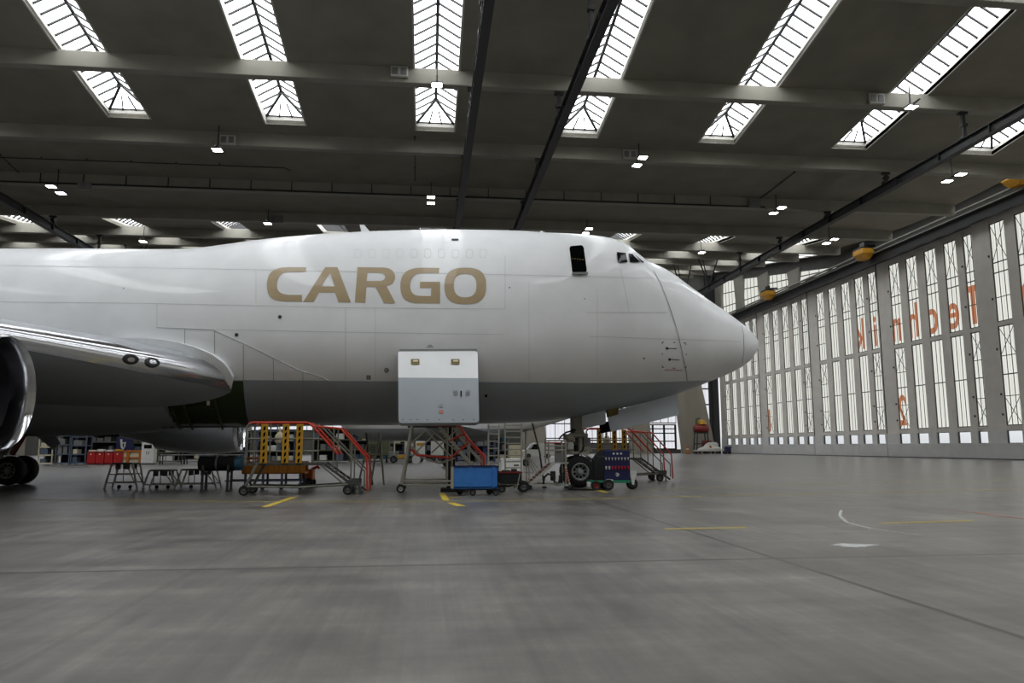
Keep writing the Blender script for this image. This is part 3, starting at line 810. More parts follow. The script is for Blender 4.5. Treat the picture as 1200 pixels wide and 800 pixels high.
for ch, loops in (('C', [Cc]), ('A', [Aa, Ah]), ('R', [Rr, Rh]), ('G', [Gg]), ('O', [sup(958, 211, 79, 69, 2.7), sup(957, 209, 43, 45, 2.5)])):
    decal('letter', [U(l) for l in loops], 'gold_letters', plane, .012, 5)
# seams and panel lines
ff = smooth_poly([(350, 433.5), (378, 442), (398, 455), (404, 470), (398, 484), (372, 493)], 4, False)
seam([[(766, 318), (774, 332), (784, 358), (793, 386), (799, 412), (804, 436), (805, 446)], [(868, 377), (871, 392), (871.5, 410), (869, 430)]], 'door_seam', 'seam', .034, .016, 4)
seam([[(0, 353.5), (180, 355.5), (250, 357), (405, 360.5), (592, 362)], [(184, 356), (184, 384)], [(405, 361), (405, 447)], [(253, 386), (400, 389), (590, 392)], [(687, 366), (782, 366)], [(690, 394), (868, 400)],
      [(592, 300), (592, 362)], [(0, 311), (300, 316), (600, 322), (766, 326)], [(727, 315), (735, 352), (737, 366)], ], 'panel_seam', 'seam_faint', .016)
seam([[(184, 384), (250, 386.5), (300, 409), (350, 433.5)]+ff, [(217, 386), (217, 404)], [(252, 388), (252, 414)], [(285.6, 404), (285.6, 446)], [(320.6, 419), (321, 497)], [(355, 436.5), (356, 494)]], 'panel_seam', 'seam', .022, .05)
seam([[(300, 355), (300, 316)], [(700, 340), (700, 440)], [(440, 361), (440, 447)], [(620, 330), (620, 447)]], 'panel_seam', 'seam_faint', .012)
def rrect(x0, y0, x1, y1, r, k=4):
    out = []
    for cx, cy, a in ((x1-r, y1-r, 0), (x0+r, y1-r, 90), (x0+r, y0+r, 180), (x1-r, y0+r, 270)):
        for i in range(k+1):
            t = math.radians(a+90*i/k); out.append((cx+r*math.cos(t), cy+r*math.sin(t)))
    return out
# plugged upper deck windows: faint outlines
for i in range(10):
    x = 419.5+i*16.3; y = 297+.2*math.sin(i)
    decal('window_plug', [rrect(x-4, y-5.2, x+4, y+5.2, 2.5), rrect(x-3.3, y-4.5, x+3.3, y+4.5, 2.2)], 'plug_faint', plane, .006, 20)
# open upper deck door and cockpit windows
dr = [(668.5, 288.5), (681, 287.3), (683, 288.3), (684, 290.5), (687.6, 316), (687, 318.5), (684.5, 319.3), (672.5, 319.8), (670.5, 318), (667.3, 291)]
od = decal('upper_deck_doorway', [dr], 'opening_black', plane, .01, 6)
for i in range(5):
    mk = MB(PO); p, n = onskin(671+3*i, 303.5+.3*i, .03); mk.box(p, (.05, .03, .04)); mk.build('net_buckle', 'mark_olive', od)
sl = MB(PO); a, b_ = onskin(670.5, 321, .05)[0], onskin(688.5, 320.6, .05)[0]; sl.bar(a, b_, .10, .07); sl.build('door_sill', 'seam', od)
for q in ([(722.5, 296), (733, 297), (735, 307.6), (724, 308)], [(736, 297.3), (740.5, 298.3), (750, 307.6), (738, 307.6)], [(743, 298.6), (748.5, 303), (754.5, 308), (752, 307.8)]):
    f = decal('cockpit_window', [q], 'cockpit_glass', plane, .035, 3)
# small ports, marks and the slot on the crown
def dot(x, y, r, mat='mark_dark', ring=None, name='port', sq=False):
    lp = rrect(x-r, y-r, x+r, y+r, r*.3) if sq else sup(x, y, r, r, 2, 16)
    o = decal(name, [lp], mat, plane, .016, 9)
    if ring: 
        o2 = decal('port_rim', [(rrect(x-r*1.35, y-r*1.35, x+r*1.35, y+r*1.35, r*.4) if sq else sup(x, y, r*1.35, r*1.35, 2, 16))], ring, o, .012, 9)
for x, y, r, mt, rg, sq in ((328, 371.3, 1.8, 'mark_dark', 'seam', False), (277.3, 392.3, 1.8, 'mark_dark', 'seam', False), (453, 433.6, 2.2, 'seam', 'grey_paint', False), (432, 442, 1.8, 'seam', 'mark_dark', True), (569.5, 463.3, 1.5, 'opening_black', None, True),
                            (754.5, 419.6, 1.0, 'mark_dark', None, False), (781.5, 408, 1.6, 'mark_dark', None, False), (784.5, 421, 1.6, 'mark_dark', None, False), (685, 350, .8, 'seam', None, False), (597, 337, .8, 'mark_dark', None, False), (145, 338, .7, 'mark_dark', None, False)):
    dot(x, y, r, mt, rg, 'port', sq)
seam([[(783, 408), (793, 408.4)], [(786, 421), (796, 421.6)], [(776, 403), (776, 401), (778, 400.6)], [(789, 401), (791, 401.2)], [(801, 401.5), (803.5, 401.8), (803.8, 404)], [(776, 428), (776, 430), (778, 430.3)], [(802, 430.5), (804, 430.6), (804, 428.5)],
      [(776, 413.5), (776, 415.5)], [(804, 414), (804, 416)], [(788, 431), (791, 431.2)]], 'port_frame_mark', 'mark_dark', .03)
seam([[(779+2.6*i, 433.2+.05*i), (780.9+2.6*i, 433.3+.05*i)] for i in range(8)], 'warning_line', 'mark_red', .045)
decal('crown_slot', [rrect(529, 279.8, 537.5, 282.2, 1.1)], 'mark_dark', plane, .012, 5)
seam([[(500, 406.5), (508, 406.3)], [(502, 404.6), (506, 404.5)]], 'hinge_stencil', 'seam', .04)
an = MB(PO); ax = at(426, 274, Y=YC).x; zt_ = fzt(ax)
an.prism([(ax-.05, zt_-.05), (ax+.42, zt_-.05), (ax+.02, zt_+.42), (ax-.16, zt_+.42)], lambda p: (p[0], YC-.03, p[1]), (0, .06, 0)); an.build('blade_antenna', 'panel_white', plane)

# side cargo door swung outwards on its top hinge
def cdoor(px, py):
    v = max(0, min(1, (py-411)/84)); Y = 27.02-1.25*v-.18*math.sin(v*PI)
    return at(px, py, Y=Y), Vector((0, -.83, .55)).normalized()
aircraft_paint('cargo_door_paint', at(500, 443, Y=26.5).z, 50, 0, rgb(238, 240, 243), rgb(158, 166, 173), 0.0)
MATS['cargo_door_paint'].node_tree.nodes['Principled BSDF'].inputs['Roughness'].default_value = .55
cd = decal('side_cargo_door', [[(466.5, 415), (467, 412.5), (469, 411.3), (500, 411), (557, 411), (559.3, 412.2), (559.8, 415), (561.5, 491), (560.5, 494), (557.5, 495), (470.5, 495.6), (467.8, 494.3), (467, 491.5)]], 'cargo_door_paint', plane, 0, 9, .16, cdoor)
for x in (486.5, 533.5):
    q = decal('door_vent', [rrect(x-5, 421, x+5, 427.3, 1)], 'mark_olive', cd, 0, 20, 0, lambda a, b_: (cdoor(a, b_)[0]+Vector((0, -.02, .012)), cdoor(a, b_)[1]))
    decal('vent_handle', [rrect(x-2.5, 422.5, x+3.5, 424.3, .6)], 'cream', cd, 0, 20, 0, lambda a, b_: (cdoor(a, b_)[0]+Vector((0, -.035, .02)), cdoor(a, b_)[1]))
dfn = lambda a, b_: (cdoor(a, b_)[0]+Vector((0, -.02, .012)), cdoor(a, b_)[1])
decal('latch_slot', [rrect(539.5, 458, 541, 465, .5)], 'opening_black', cd, 0, 20, 0, dfn)
for bx in (531, 545.5):
    for k in range(4): decal('stencil_line', [rrect(bx, 458.2+1.6*k, bx+5.5, 458.9+1.6*k, .2)], 'grey_paint', cd, 0, 20, 0, dfn)
for k, x in enumerate((472, 481, 489, 501, 515, 531, 543, 555)): decal('latch_pin', [sup(x, 492, .8, .6, 2, 8)], 'mark_dark', cd, 0, 20, 0, dfn)
for y, c_ in ((475.5, 'seam'), (482.6, 'mark_red')): decal('handle_mark', [sup(517, y, 2.6, 2, 2, 12)], c_, cd, 0, 20, 0, dfn)
decal('cargo_bay_opening', [rrect(470, 415, 557, 492, 3)], 'opening_black', plane, .008, 9)
hg = MB(PO); p0, p1 = cdoor(468, 411.3)[0], cdoor(559, 410.8)[0]; hg.bar(p0+Vector((0, .05, .03)), p1+Vector((0, .05, .03)), .12, .08); hg.build('door_hinge', 'seam', plane)

# wing to body fairing: removed panels show green primer, the rest is bulged sheet
gb = decal('primer_bay', [[(188, 446), (286, 446), (287.5, 470), (292, 500), (188, 501)]], 'primer_green', plane, .02, 6)
rb_ = MB(PO)
for pts in ([(213, 460), (217, 478), (226, 500)], [(250, 455), (254, 476), (261, 500)], [(200, 474), (207, 490), (212, 501)]):
    P_ = [onskin(x, y, .07)[0] for x, y in smooth_poly(pts, 5, False)]; rb_.tube(P_, .05, 6)
for pts in ([(215, 478), (235, 474), (252, 478)], [(228, 494), (244, 488), (258, 495)]):
    rb_.tube([onskin(x, y, .06)[0] for x, y in pts], .03, 6)
for x in (193, 202): 
    for y in (483, 490, 497): p, n = onskin(x, y, .08); rb_.box(p, (.16, .1, .12))
rb_.build('bay_frame', 'primer_frame', gb)
for x, y in ((246, 467), (257, 496)):
    tg = MB(PO); p, n = onskin(x, y, .25); tg.box(p, (.10, .03, .16)); tg.build('warning_tag', 'white_paint', gb)
decal('forward_fairing', [[(184, 384), (250, 386.5), (300, 409)]+ff+[(330, 499), (294, 501), (289, 485), (286.5, 465), (285.2, 446), (270, 428), (184, 420)]], 'livery', plane, .03, 7, .025)
decal('wing_root_fillet', [[(120, 398)]+smooth_poly([(150, 396.5), (185, 397), (215, 402), (245, 412), (265, 425), (275, 440)], 4, False)+[(272, 452)]+smooth_poly([(262, 436), (240, 424), (212, 412), (180, 405), (150, 401)], 4, False)], 'panel_white', plane, .22, 6, .2)
bf = MB(PO)
def bsec(X, t):
    w_, z0, z1 = 3.05+.45*t, 2.30-.28*t, 4.0
    return [(X, YC+w_*math.cos(a)*(1 if abs(math.cos(a)) < 1 else 1), z1+(z1-z0)*math.sin(a)) for a in [PI+PI*k/24 for k in range(25)]]
bf.loft([bsec(x, t) for x, t in ((-30, .1), (-28, .6), (-24, 1), (-14, 1), (-12, .85), (-10.6, .5), (-9.6, .12), (-9.2, .0))])
bf.build('belly_fairing', 'wing_grey', plane, True)
slot = MB(PO)
slot.build('belly_slot', 'opening_black', plane) if False else slot.bm.free()

# wings: lofted aerofoil with bare metal leading edge
def foil(n=26, t=.13):
    up, lo = [], []
    for i in range(n+1):
        x = (1-math.cos(PI*i/n))/2
        y = 5*t*(.2969*math.sqrt(x)-.126*x-.3516*x*x+.2843*x**3-.1036*x**4)
        cam_ = .015*4*x*(1-x)
        up.append((x, y+cam_)); lo.append((x, -y+cam_*.6))
    return up, lo
#            span off centre, LE x, LE z, chord, thickness
WST = [(2.5, -6.65, 3.93, 16.6, .135), (3.25, -7.15, 4.02, 16.2, .134), (5.5, -8.8, 4.26, 14.6, .128), (9.05, -11.5, 4.6, 12.2, .118), (11.7, -13.8, 4.88, 10.3, .110), (20, -21.0, 5.75, 7.4, .10), (30.5, -30.2, 7.0, 4.1, .09)]
def wing(sg):
    def ring(st, lo_f, hi_f, both):
        s, x0, z0, c_, t = st; up, lo = foil(26, t)
        pts = []
        fu, fl_ = xs_[3], xs_[2]
        if both: A = [p for p in up if p[0] <= fu+1e-6][::-1]; B = [p for p in lo if p[0] <= fl_+1e-6][1:]
        else: A = [p for p in up if p[0] >= fu-1e-6][::-1]; B = [p for p in lo if p[0] >= fl_-1e-6]
        for x, z in A+B: pts.append((x0-x*c_*math.cos(.03), YC+sg*s, z0+z*c_-x*c_*.0+(-.02*x*c_*0)))
        return pts
    xs_ = [(1-math.cos(PI*i/26))/2 for i in range(27)]
    le = MB(PO); le.loft([ring(st, 0, xs_[3], 1) for st in WST], closed=False, caps=False)
    le.bm.verts.index_update(); lbv = BVHTree.FromPolygons([v.co+PO for v in le.bm.verts], [[v.index for v in f.verts] for f in le.bm.faces])
    wb = MB(PO)
    wb.loft([ring(st, xs_[3], 1, 0) for st in WST])
    w_ = wb.build('wing', 'wing_grey', plane, True, sharp=50); le.build('leading_edge', 'chrome', w_, True, sharp=80)
    if sg < 0:
        for px, py in ((153, 421), (178.5, 424.3)):               # landing lights set in the leading edge
            h, n, _, _ = lbv.ray_cast(EYE, ray(px, py).normalized())
            if h is None: continue
            if n.dot(ray(px, py)) > 0: n = -n
            sd = Vector((.75, -.66, .04)).normalized().cross(n).normalized(); sd = (n.cross(Vector((0, 0, 1)))).normalized(); up_ = sd.cross(n).normalized()
            R_ = Matrix((n, sd, up_)).transposed()
            for nm, prof, mt in (('landing_light', [(-.12, .24), (.015, .24), (.03, .21), (.03, .0)], 'mark_dark'), ('lamp_glass', [(.0, .12), (.04, .11), (.045, .0)], 'chrome')):
                l_ = MB(); l_.lathe(prof, (0, 0, 0), 'X', 20, False)
                for v in l_.bm.verts: v.co = R_ @ Vector((v.co.x, v.co.y*1.1, v.co.z*.68)) + h - PO
                lo_ = l_.build(nm, mt, w_ if nm == 'landing_light' else lo_, True)
for sg in (-1, 1): wing(sg)
# tail surfaces, out of frame, kept simple but real
tl = MB(PO); tl.loft([[(x0-c_*u, YC+th, z) for u, th in ((0, 0), (.3, .3*c_/10), (1, 0), (.3, -.3*c_/10))] for z, x0, c_ in ((8.0, -47, 11), (18.5, -57, 4.2))]); tl.build('tail_fin', 'livery', plane)

# inboard engines
def engine(sg, Xi, zc_):
    Y = YC+sg*11.7; o = (Xi, Y, zc_)
    n_ = MB(PO); n_.lathe([(-.18, 1.36), (-.6, 1.42), (-1.4, 1.47), (-2.4, 1.45), (-3.4, 1.36), (-4.3, 1.22), (-4.35, 1.02), (-5.2, .80), (-6.1, .58), (-6.12, .02)], o, 'X', 48, False)
    nc = n_.build('engine_nacelle', 'nacelle_grey', plane, True, sharp=40)
    l_ = MB(PO); l_.lathe([(-.55, 1.18), (-.25, 1.20), (-.08, 1.235), (0, 1.29), (-.05, 1.335), (-.18, 1.362)], o, 'X', 48, False); l_.build('inlet_lip', 'chrome', nc, True, sharp=80)
    l_ = MB(PO); l_.lathe([(-1.5, 1.16), (-1.0, 1.15), (-.55, 1.18)], o, 'X', 48, False); l_.lathe([(-1.55, 1.16), (-1.5, .0)], o, 'X', 48, False); l_.build('inlet_barrel', 'inlet_dark', nc, True)
    f_ = MB(PO); f_.lathe([(-1.40, .36), (-1.2, .33), (-.95, .2), (-.82, .02)], o, 'X', 24)
    for k in range(26):
        a = 2*PI*k/26; e1 = Vector((0, math.cos(a), math.sin(a))); e2 = Vector((0, -math.sin(a), math.cos(a))); c0 = Vector(o)
        f_.face([c0+e1*.34+e2*-.04+Vector((-1.25, 0, 0)), c0+e1*.34+e2*.04+Vector((-1.45, 0, 0)), c0+e1*1.14+e2*.13+Vector((-1.42, 0, 0)), c0+e1*1.14+e2*-.10+Vector((-1.22, 0, 0))])
    f_.build('fan', 'fan_dark', nc)
    p_ = MB(PO); p_.loft([[(Xi+a, Y-w_, z), (Xi+a, Y+w_, z), (Xi+a, Y+w_, z2), (Xi+a, Y-w_, z2)] for a, z, z2, w_ in ((-1.5, zc_+1.3, zc_+1.55, .05), (-3, zc_+1.2, zc_+1.95, .2), (-4.6, zc_+.8, 4.7, .24), (-8, zc_+1.0, 4.6, .1))])
    p_.build('engine_pylon', 'nacelle_grey', plane)
engine(-1, -9.62, 2.86); engine(1, -9.78, 2.72)

# nose gear with two wheels
def wheel(c_, r, w, parent, yside=-1, name='wheel', hub='hub_grey', n=32):
    O = PO if parent is plane else parent.location
    t = MB(O); k = r*.06
    t.lathe([(-w/2, r*.56), (-w/2, r*.86), (-w/2+k*1.2, r*.97), (-w/4, r), (w/4, r), (w/2-k*1.2, r*.97), (w/2, r*.86), (w/2, r*.56)], c_, 'Y', n, False)
    to = t.build(name, 'tyre', parent, True, sharp=50)
    h = MB(O)
    h.lathe([(-w/2-.005, r*.56), (-w/2-.012, r*.50), (-w*.25, r*.46), (-w*.2, r*.2), (-w*.52, r*.17), (-w*.55, .01)], c_, 'Y', n, False)
    h.lathe([(w*.55, .01), (w*.52, r*.17), (w*.2, r*.2), (w*.25, r*.46), (w/2+.012, r*.50), (w/2+.005, r*.56)], c_, 'Y', n, False)
    h.build('hub', hub, to, True, sharp=40)
    if r > .4:
        d = MB(O)
        for i in range(9):
            a = 2*PI*i/9
            for s in (-1, 1): d.box((c_[0]+math.cos(a)*r*.35, c_[1]+s*w*.225, c_[2]+math.sin(a)*r*.35), (r*.13, w*.06, r*.13), Matrix.Rotation(-a, 3, 'Y'))
        d.build('hub_hole', 'opening_black', to)
    return to
NX = ground(679, 571).x
for s in (-1, 1): wheel((NX, YC+s*.46, .615), .622, .45, plane)
g = MB(PO)
g.tube([(NX+.02, YC, 3.3), (NX, YC, 1.75)], .19, 16); g.tube([(NX, YC, 1.8), (NX, YC, .62)], .12, 14); g.tube([(NX, YC-.5, .615), (NX, YC+.5, .615)], .09, 12)
g.tube([(NX, YC, 2.3), (NX+1.5, YC, 3.2)], .08, 10); g.tube([(NX, YC-.28, 1.75), (NX, YC+.28, 1.75)], .13, 12)
g.build('nose_gear_strut', 'tube_dark', plane, True)
g = MB(PO); g.tube([(NX+.02, YC, 3.2), (NX+.02, YC, 2.0)], .27, 18); g.bb(NX-.3, NX+.32, YC-.3, YC+.3, 1.92, 2.12, .04); g.tube([(NX-.34, YC-.36, 2.05), (NX+.38, YC-.36, 2.02)], .09, 12)
g.build('steering_collar', 'tube_grey', plane, True)
g = MB(PO); g.box((NX+.34, YC-.34, 1.78), (.3, .2, .34), None, .04); g.build('steering_actuator', 'grey_paint', plane)
g = MB(PO); g.box((NX-.34, YC-.38, 1.62), (.26, .2, .3), None, .04); g.build('light_box', 'white_paint', plane)
g = MB(PO); g.loft([[(NX+.74*math.cos(a), YC-.7, .615+.72*math.sin(a)), (NX+.74*math.cos(a), YC-.2, .615+.72*math.sin(a)), (NX+.70*math.cos(a), YC-.2, .615+.68*math.sin(a)), (NX+.70*math.cos(a), YC-.7, .615+.68*math.sin(a))] for a in [math.radians(d) for d in (30, 45, 60, 75, 90)]]); g.build('mud_guard', 'white_paint', plane)
g = MB(PO)
for s in (-1, 1):
    g.bar((NX-.12, YC+s*.1, 1.7), (NX-.52, YC+s*.06, 1.22), .07, .1); g.bar((NX-.52, YC+s*.06, 1.22), (NX-.1, YC+s*.08, .72), .07, .1)
    g.tube([(NX+.1, YC+s*.3, 1.35), (NX+.1, YC+s*.3, 2.0)], .09, 10)
    g.box((NX-.3, YC+s*.3, 1.92), (.34, .22, .3), None, .03); g.box((NX+.32, YC+s*.3, 1.62), (.3, .16, .4), Matrix.Rotation(.3, 3, 'Y'), .03)
    g.lathe([(-.08, .12), (.08, .12)], (NX-.34, YC+s*.42, 1.98), 'Y', 14)
    g.bar((NX+.15, YC+s*.22, 2.4), (NX+.55, YC+s*.2, 1.4), .06)
g.bb(NX-.5, NX+.45, YC-.38, YC+.38, 1.28, 1.4, .02)
g.build('gear_linkage', 'tube_grey', plane)
g = MB(PO)
g.tube([(NX-.1, YC-.3, 2.25), (NX-.5, YC-.42, 2.15), (NX-.72, YC-.42, 1.98), (NX-.78, YC-.4, 1.88)], .035, 6); g.tube([(NX+.1, YC-.3, 2.1), (NX+.3, YC-.42, 1.8), (NX+.16, YC-.4, 1.45), (NX-.1, YC-.36, 1.2)], .03, 6); g.tube([(NX-.18, YC-.28, 2.3), (NX-.3, YC-.4, 1.9), (NX-.16, YC-.36, 1.5)], .025, 6)
g.build('gear_hose', 'black_steel', plane)
# gear doors hanging open below the nose
def slab(name, pxs, Y, t, mat, parent=plane):
    g = MB(PO); A = [at(x, y, Y=Y) for x, y in pxs]; g.prism(list(range(len(A))), lambda i: A[i], (0, t, 0))
    return g.build(name, mat, parent)
d1 = slab('nose_gear_door', [(725, 480), (793, 461.5), (796, 486), (716, 505.8), (712, 489), (725, 485.5)], YC-.75, .06, 'gear_door_grey')
d2 = slab('nose_gear_door', [(682.5, 487), (709.5, 480.5), (710, 493), (709, 496.6), (682.5, 502.5)], YC-.75, .06, 'gear_door_grey')
slab('door_actuator', [(712, 480), (725, 477.5), (725, 485.6), (721, 488), (713, 488.5)], YC-.6, .3, 'mark_olive', d1)
slab('door_actuator', [(704, 497), (713, 493.5), (716, 505.6), (706, 507.5)], YC-.72, .3, 'opening_black', d2)
rs = slab('door_rod', [(709.5, 507), (711, 507), (711, 513), (709.5, 513)], YC-.5, .05, 'black_steel', d2)
for yy in (YC+.75,):
    slab('nose_gear_door', [(725, 482), (793, 466), (796, 484), (718, 500)], yy, .06, 'gear_door_grey')
bay = [at(x, y, Y=YC) for x, y in ((684, 487), (792, 466))]
# main landing gear bogies
def bogie(X, Y, yaw_h=0):
    b_ = MB(PO); b_.bar((X-1.0, Y, .64), (X+1.0, Y, .64), .22, .26)
    b_.tube([(X, Y, .7), (X-.1, Y, 3.2)], .2, 14); b_.tube([(X+.2, Y, 1.3), (X+1.0, Y+.3, 2.9)], .1, 10)
    for s in (-1, 1): b_.tube([(X+s*.75, Y-.75, .62), (X+s*.75, Y+.75, .62)], .08, 10)
    st = b_.build('main_gear_strut', 'gear_steel', plane, True)
    for sx in (-.75, .75):
        for sy in (-.55, .55): wheel((X+sx, Y+sy, .622), .622, .46, plane)
for X, Y in ((-18.6, YC+5.5), (-18.6, YC-5.5), (-21.6, YC-1.9), (-21.6, YC+1.9)): bogie(X, Y)
slab('main_gear_door', [(38, 503), (62, 503), (70, 520), (62, 527), (44, 512)], YC+4.2, .08, 'wing_grey')
g = MB(PO); g.bar(at(36, 497, Y=35.2), at(14, 532, Y=35.6), .14, .2); g.build('gear_side_brace', 'dark_red', plane)

# ================================================================== FLOOR MARKINGS
def strip(pts, w, mat, label, name='floor_marking'):
    g = MB(); z = .004
    P_ = [Vector((p[0], p[1], z)) for p in pts]; V_ = []
    for i, p in enumerate(P_):
        t = (P_[min(i+1, len(P_)-1)]-P_[max(0, i-1)]).normalized(); s_ = Vector((-t.y, t.x, 0))*w/2
        V_.append(g.vs([p+s_, p-s_]))
    for a, b_ in zip(V_, V_[1:]): g.bm.faces.new((a[0], a[1], b_[1], b_[0]))
    tag(g.build(name, mat), label, 'floor marking', kind='structure')
G2 = lambda *l: [ground(x, y) for x, y in l]
strip(G2((0, 585), (150, 586.5), (300, 587.5), (450, 587.5), (600, 586.5), (720, 583.5), (950, 578.5), (1200, 573)), .15, 'marking_faint', 'long faint yellow guide line crossing the floor in front of the nose wheel')
strip(G2((760, 574), (860, 570), (950, 567), (1200, 562)), .16, 'marking_faint', 'fainter yellow guide line farther back towards the doors')
strip(G2((310, 594), (345, 582)), .2, 'marking_yellow', 'yellow dash leading from the left stair')
strip(G2((779, 620), (875, 618)), .13, 'marking_yellow', 'yellow dash on the floor ahead of the nose, nearer the aircraft')
strip(G2((1032, 613), (1140, 610)), .12, 'marking_yellow', 'yellow dash on the floor near the doors')
strip(G2((1110, 599), (1140, 600), (1200, 608)), .08, 'marking_orange', 'faded orange line on the floor near the right picture edge')
strip(G2((518, 578), (523, 586)), .2, 'marking_yellow', 'short yellow stub beside the blue cart, upright one')
strip(G2((522, 582.5), (538, 582.5)), .2, 'marking_yellow', 'short yellow stub in front of the blue cart, upper one')
strip(G2((528, 589), (541, 593)), .25, 'marking_yellow', 'short yellow stub in front of the blue cart, lower one')
strip(G2((690, 572), (712, 577)), .2, 'marking_yellow', 'short yellow bar under the dark blue gas cart')
strip(G2((986, 598), (984, 604), (992, 612), (1020, 619), (1080, 627)), .07, 'stain_white', 'thin curved pale scratch on the floor', 'floor_scratch')
g = MB(); c_ = ground(1000, 639)
g.face([c_+Vector((math.cos(a)*.36*(1+.35*math.sin(3*a+1)), math.sin(a)*.22*(1+.3*math.cos(4*a)), .004)) for a in [2*PI*k/22 for k in range(22)]])
tag(g.build('floor_stain', 'stain_white'), 'pale paint stain on the floor near the slab joint', 'stain', kind='structure')

# ================================================================== GROUND EQUIPMENT
def castor(c_, r, w, parent, hub='hub_dark'):
    t = MB(); t.lathe([(-w/2, r*.55), (-w/2, r*.9), (-w/3, r), (w/3, r), (w/2, r*.9), (w/2, r*.55)], c_, 'Y', 20, False); to = t.build('wheel', 'tyre', parent, True)
    h = MB(); h.lathe([(-w/2-.01, r*.56), (-w*.35, r*.3), (-w*.6, r*.12), (-w*.6, .005)], c_, 'Y', 18, False); h.lathe([(w*.6, .005), (w*.6, r*.12), (w*.35, r*.3), (w/2+.01, r*.56)], c_, 'Y', 18, False); h.build('hub', hub, to, True)
    return to
def one(name, mat, parent, fn, smooth=False):
    g = MB(); fn(g); return g.build(name, mat, parent, smooth)

# --- yellow and red service stairs (one beside the wing root, a twin beyond the nose wheel)
def service_stair(loc, label, rz=0):
    R_ = thing('service_stair', label, 'stairs', loc, rz, 'red and yellow service stairs'); D = 1.2; dk = 1.06
    def deck(g):
        g.bb(.2, 2.75, 0, D, dk-.05, dk); 
        for y in (0, D): g.bb(.2, 2.75, y-.03, y+.03, dk-.07, dk+.01)
    one('deck', 'tube_dark', R_, deck)
    for y in (0, D):
        one('leg', 'tube_mid', R_, lambda g: g.tube([(.62, y, dk), (.25, y, .28)], .05, 8))
        one('leg', 'tube_mid', R_, lambda g: g.tube([(2.62, y, dk), (3.55, y, .3)], .03, 8))
        one('mid_rail', 'tube_mid', R_, lambda g: (g.tube([(.3, y, 1.46), (2.45, y, 1.46)], .03, 8)))
        one('mid_rail', 'tube_mid', R_, lambda g: (g.tube([(.3, y, 1.88), (2.6, y, 1.88)], .03, 8)))
        one('top_rail', 'red_paint', R_, lambda g: g.tube([(.30, y, 2.38), (.40, y, 2.42), (2.2, y, 2.42), (2.42, y, 2.30), (3.32, y, 2.22), (4.22, y, 1.22), (4.26, y, .12)], .036, 8), True)
        one('end_rail', 'tube_mid', R_, lambda g: g.tube([(.22, y, 1.0), (.22, y, 2.28), (.30, y, 2.38)], .034, 8), True)
        one('handrail', 'red_paint', R_, lambda g: g.tube([(2.32, y, 2.36), (3.0, y, 1.62), (3.25, y, 1.35)], .04, 8), True)
        one('handrail', 'tube_mid', R_, lambda g: g.tube([(2.7, y, 2.26), (4.15, y, .78), (4.15, y, .2)], .028, 8), True)
        for x in (1.0, 2.42): one('guard_post', 'tube_mid', R_, lambda g: g.tube([(x, y, dk), (x, y, 2.4)], .026, 8))
        for x in (3.1, 3.7): one('guard_post', 'tube_mid', R_, lambda g: g.tube([(x, y, dk-(x-2.75)*.72), (x, y, 2.26-max(0, x-3.3)*1.1)], .026, 8))
        one('stringer', 'tube_dark', R_, lambda g: (g.bar((2.75, y, dk), (4.12, y, .08), .04, .08)))
        one('base_bar', 'tube_mid', R_, lambda g: g.tube([(.25, y, .3), (2.0, y, .26), (3.6, y, .34)], .035, 8))
    for k in range(5):
        t = (k+.6)/5.4; one('tread', 'tube_dark', R_, lambda g: g.box((2.75+1.37*t, D/2, dk-.98*t), (.2, D-.06, .025)))
    for x in (.82, 1.52, 1.97):
        p = one('perforated_post', 'yellow_paint', R_, lambda g: g.bb(x-.11, x+.11, -.10, -.04, 1.06, 2.36, .01))
        def slots(g, z): g.prism([(-.035, -.09), (.03, -.04), (.035, .09), (-.03, .04)], lambda q: (x+q[0], -.112, z+q[1]), (0, .02, 0))
        for z in (1.15, 1.36, 1.58, 1.80, 2.02, 2.22): one('slot', 'opening_black', p, lambda g: slots(g, z))
    one('cover_bundle', 'cream', R_, lambda g: g.loft([[(1.25+.16*s*math.cos(a), .3+.1*s*math.sin(a), z) for a in [2*PI*k/10 for k in range(10)]] for s, z in ((.7, 1.72), (1, 1.78), (1, 1.98), (.6, 2.06), (.2, 2.12), (.3, 2.2), (.12, 2.26))]), True)
    for x, y in ((.23, 0), (.23, D), (3.62, 0), (3.62, D)): castor((x, y-.06 if y == 0 else y+.06, .17), .17, .1, R_)
    for y in (0, D):
        for x in (3.72, 3.92): one('stabilizer_foot', 'tube_mid', R_, lambda g: (g.tube([(x, y, .5), (x, y, .02)], .035, 8), g.bb(x-.07, x+.07, y-.07, y+.07, 0, .03)))
        one('foot_bracket', 'tube_dark', R_, lambda g: g.bb(3.62, 3.96, y-.04, y+.04, .34, .5))
    return R_
service_stair((-6.25, 26.5, 0), 'long yellow and red service stair under the fuselage beside the wing root')
service_stair((7.05, 34.6, 0), 'red railed service stair standing beyond the dark blue gas cart')

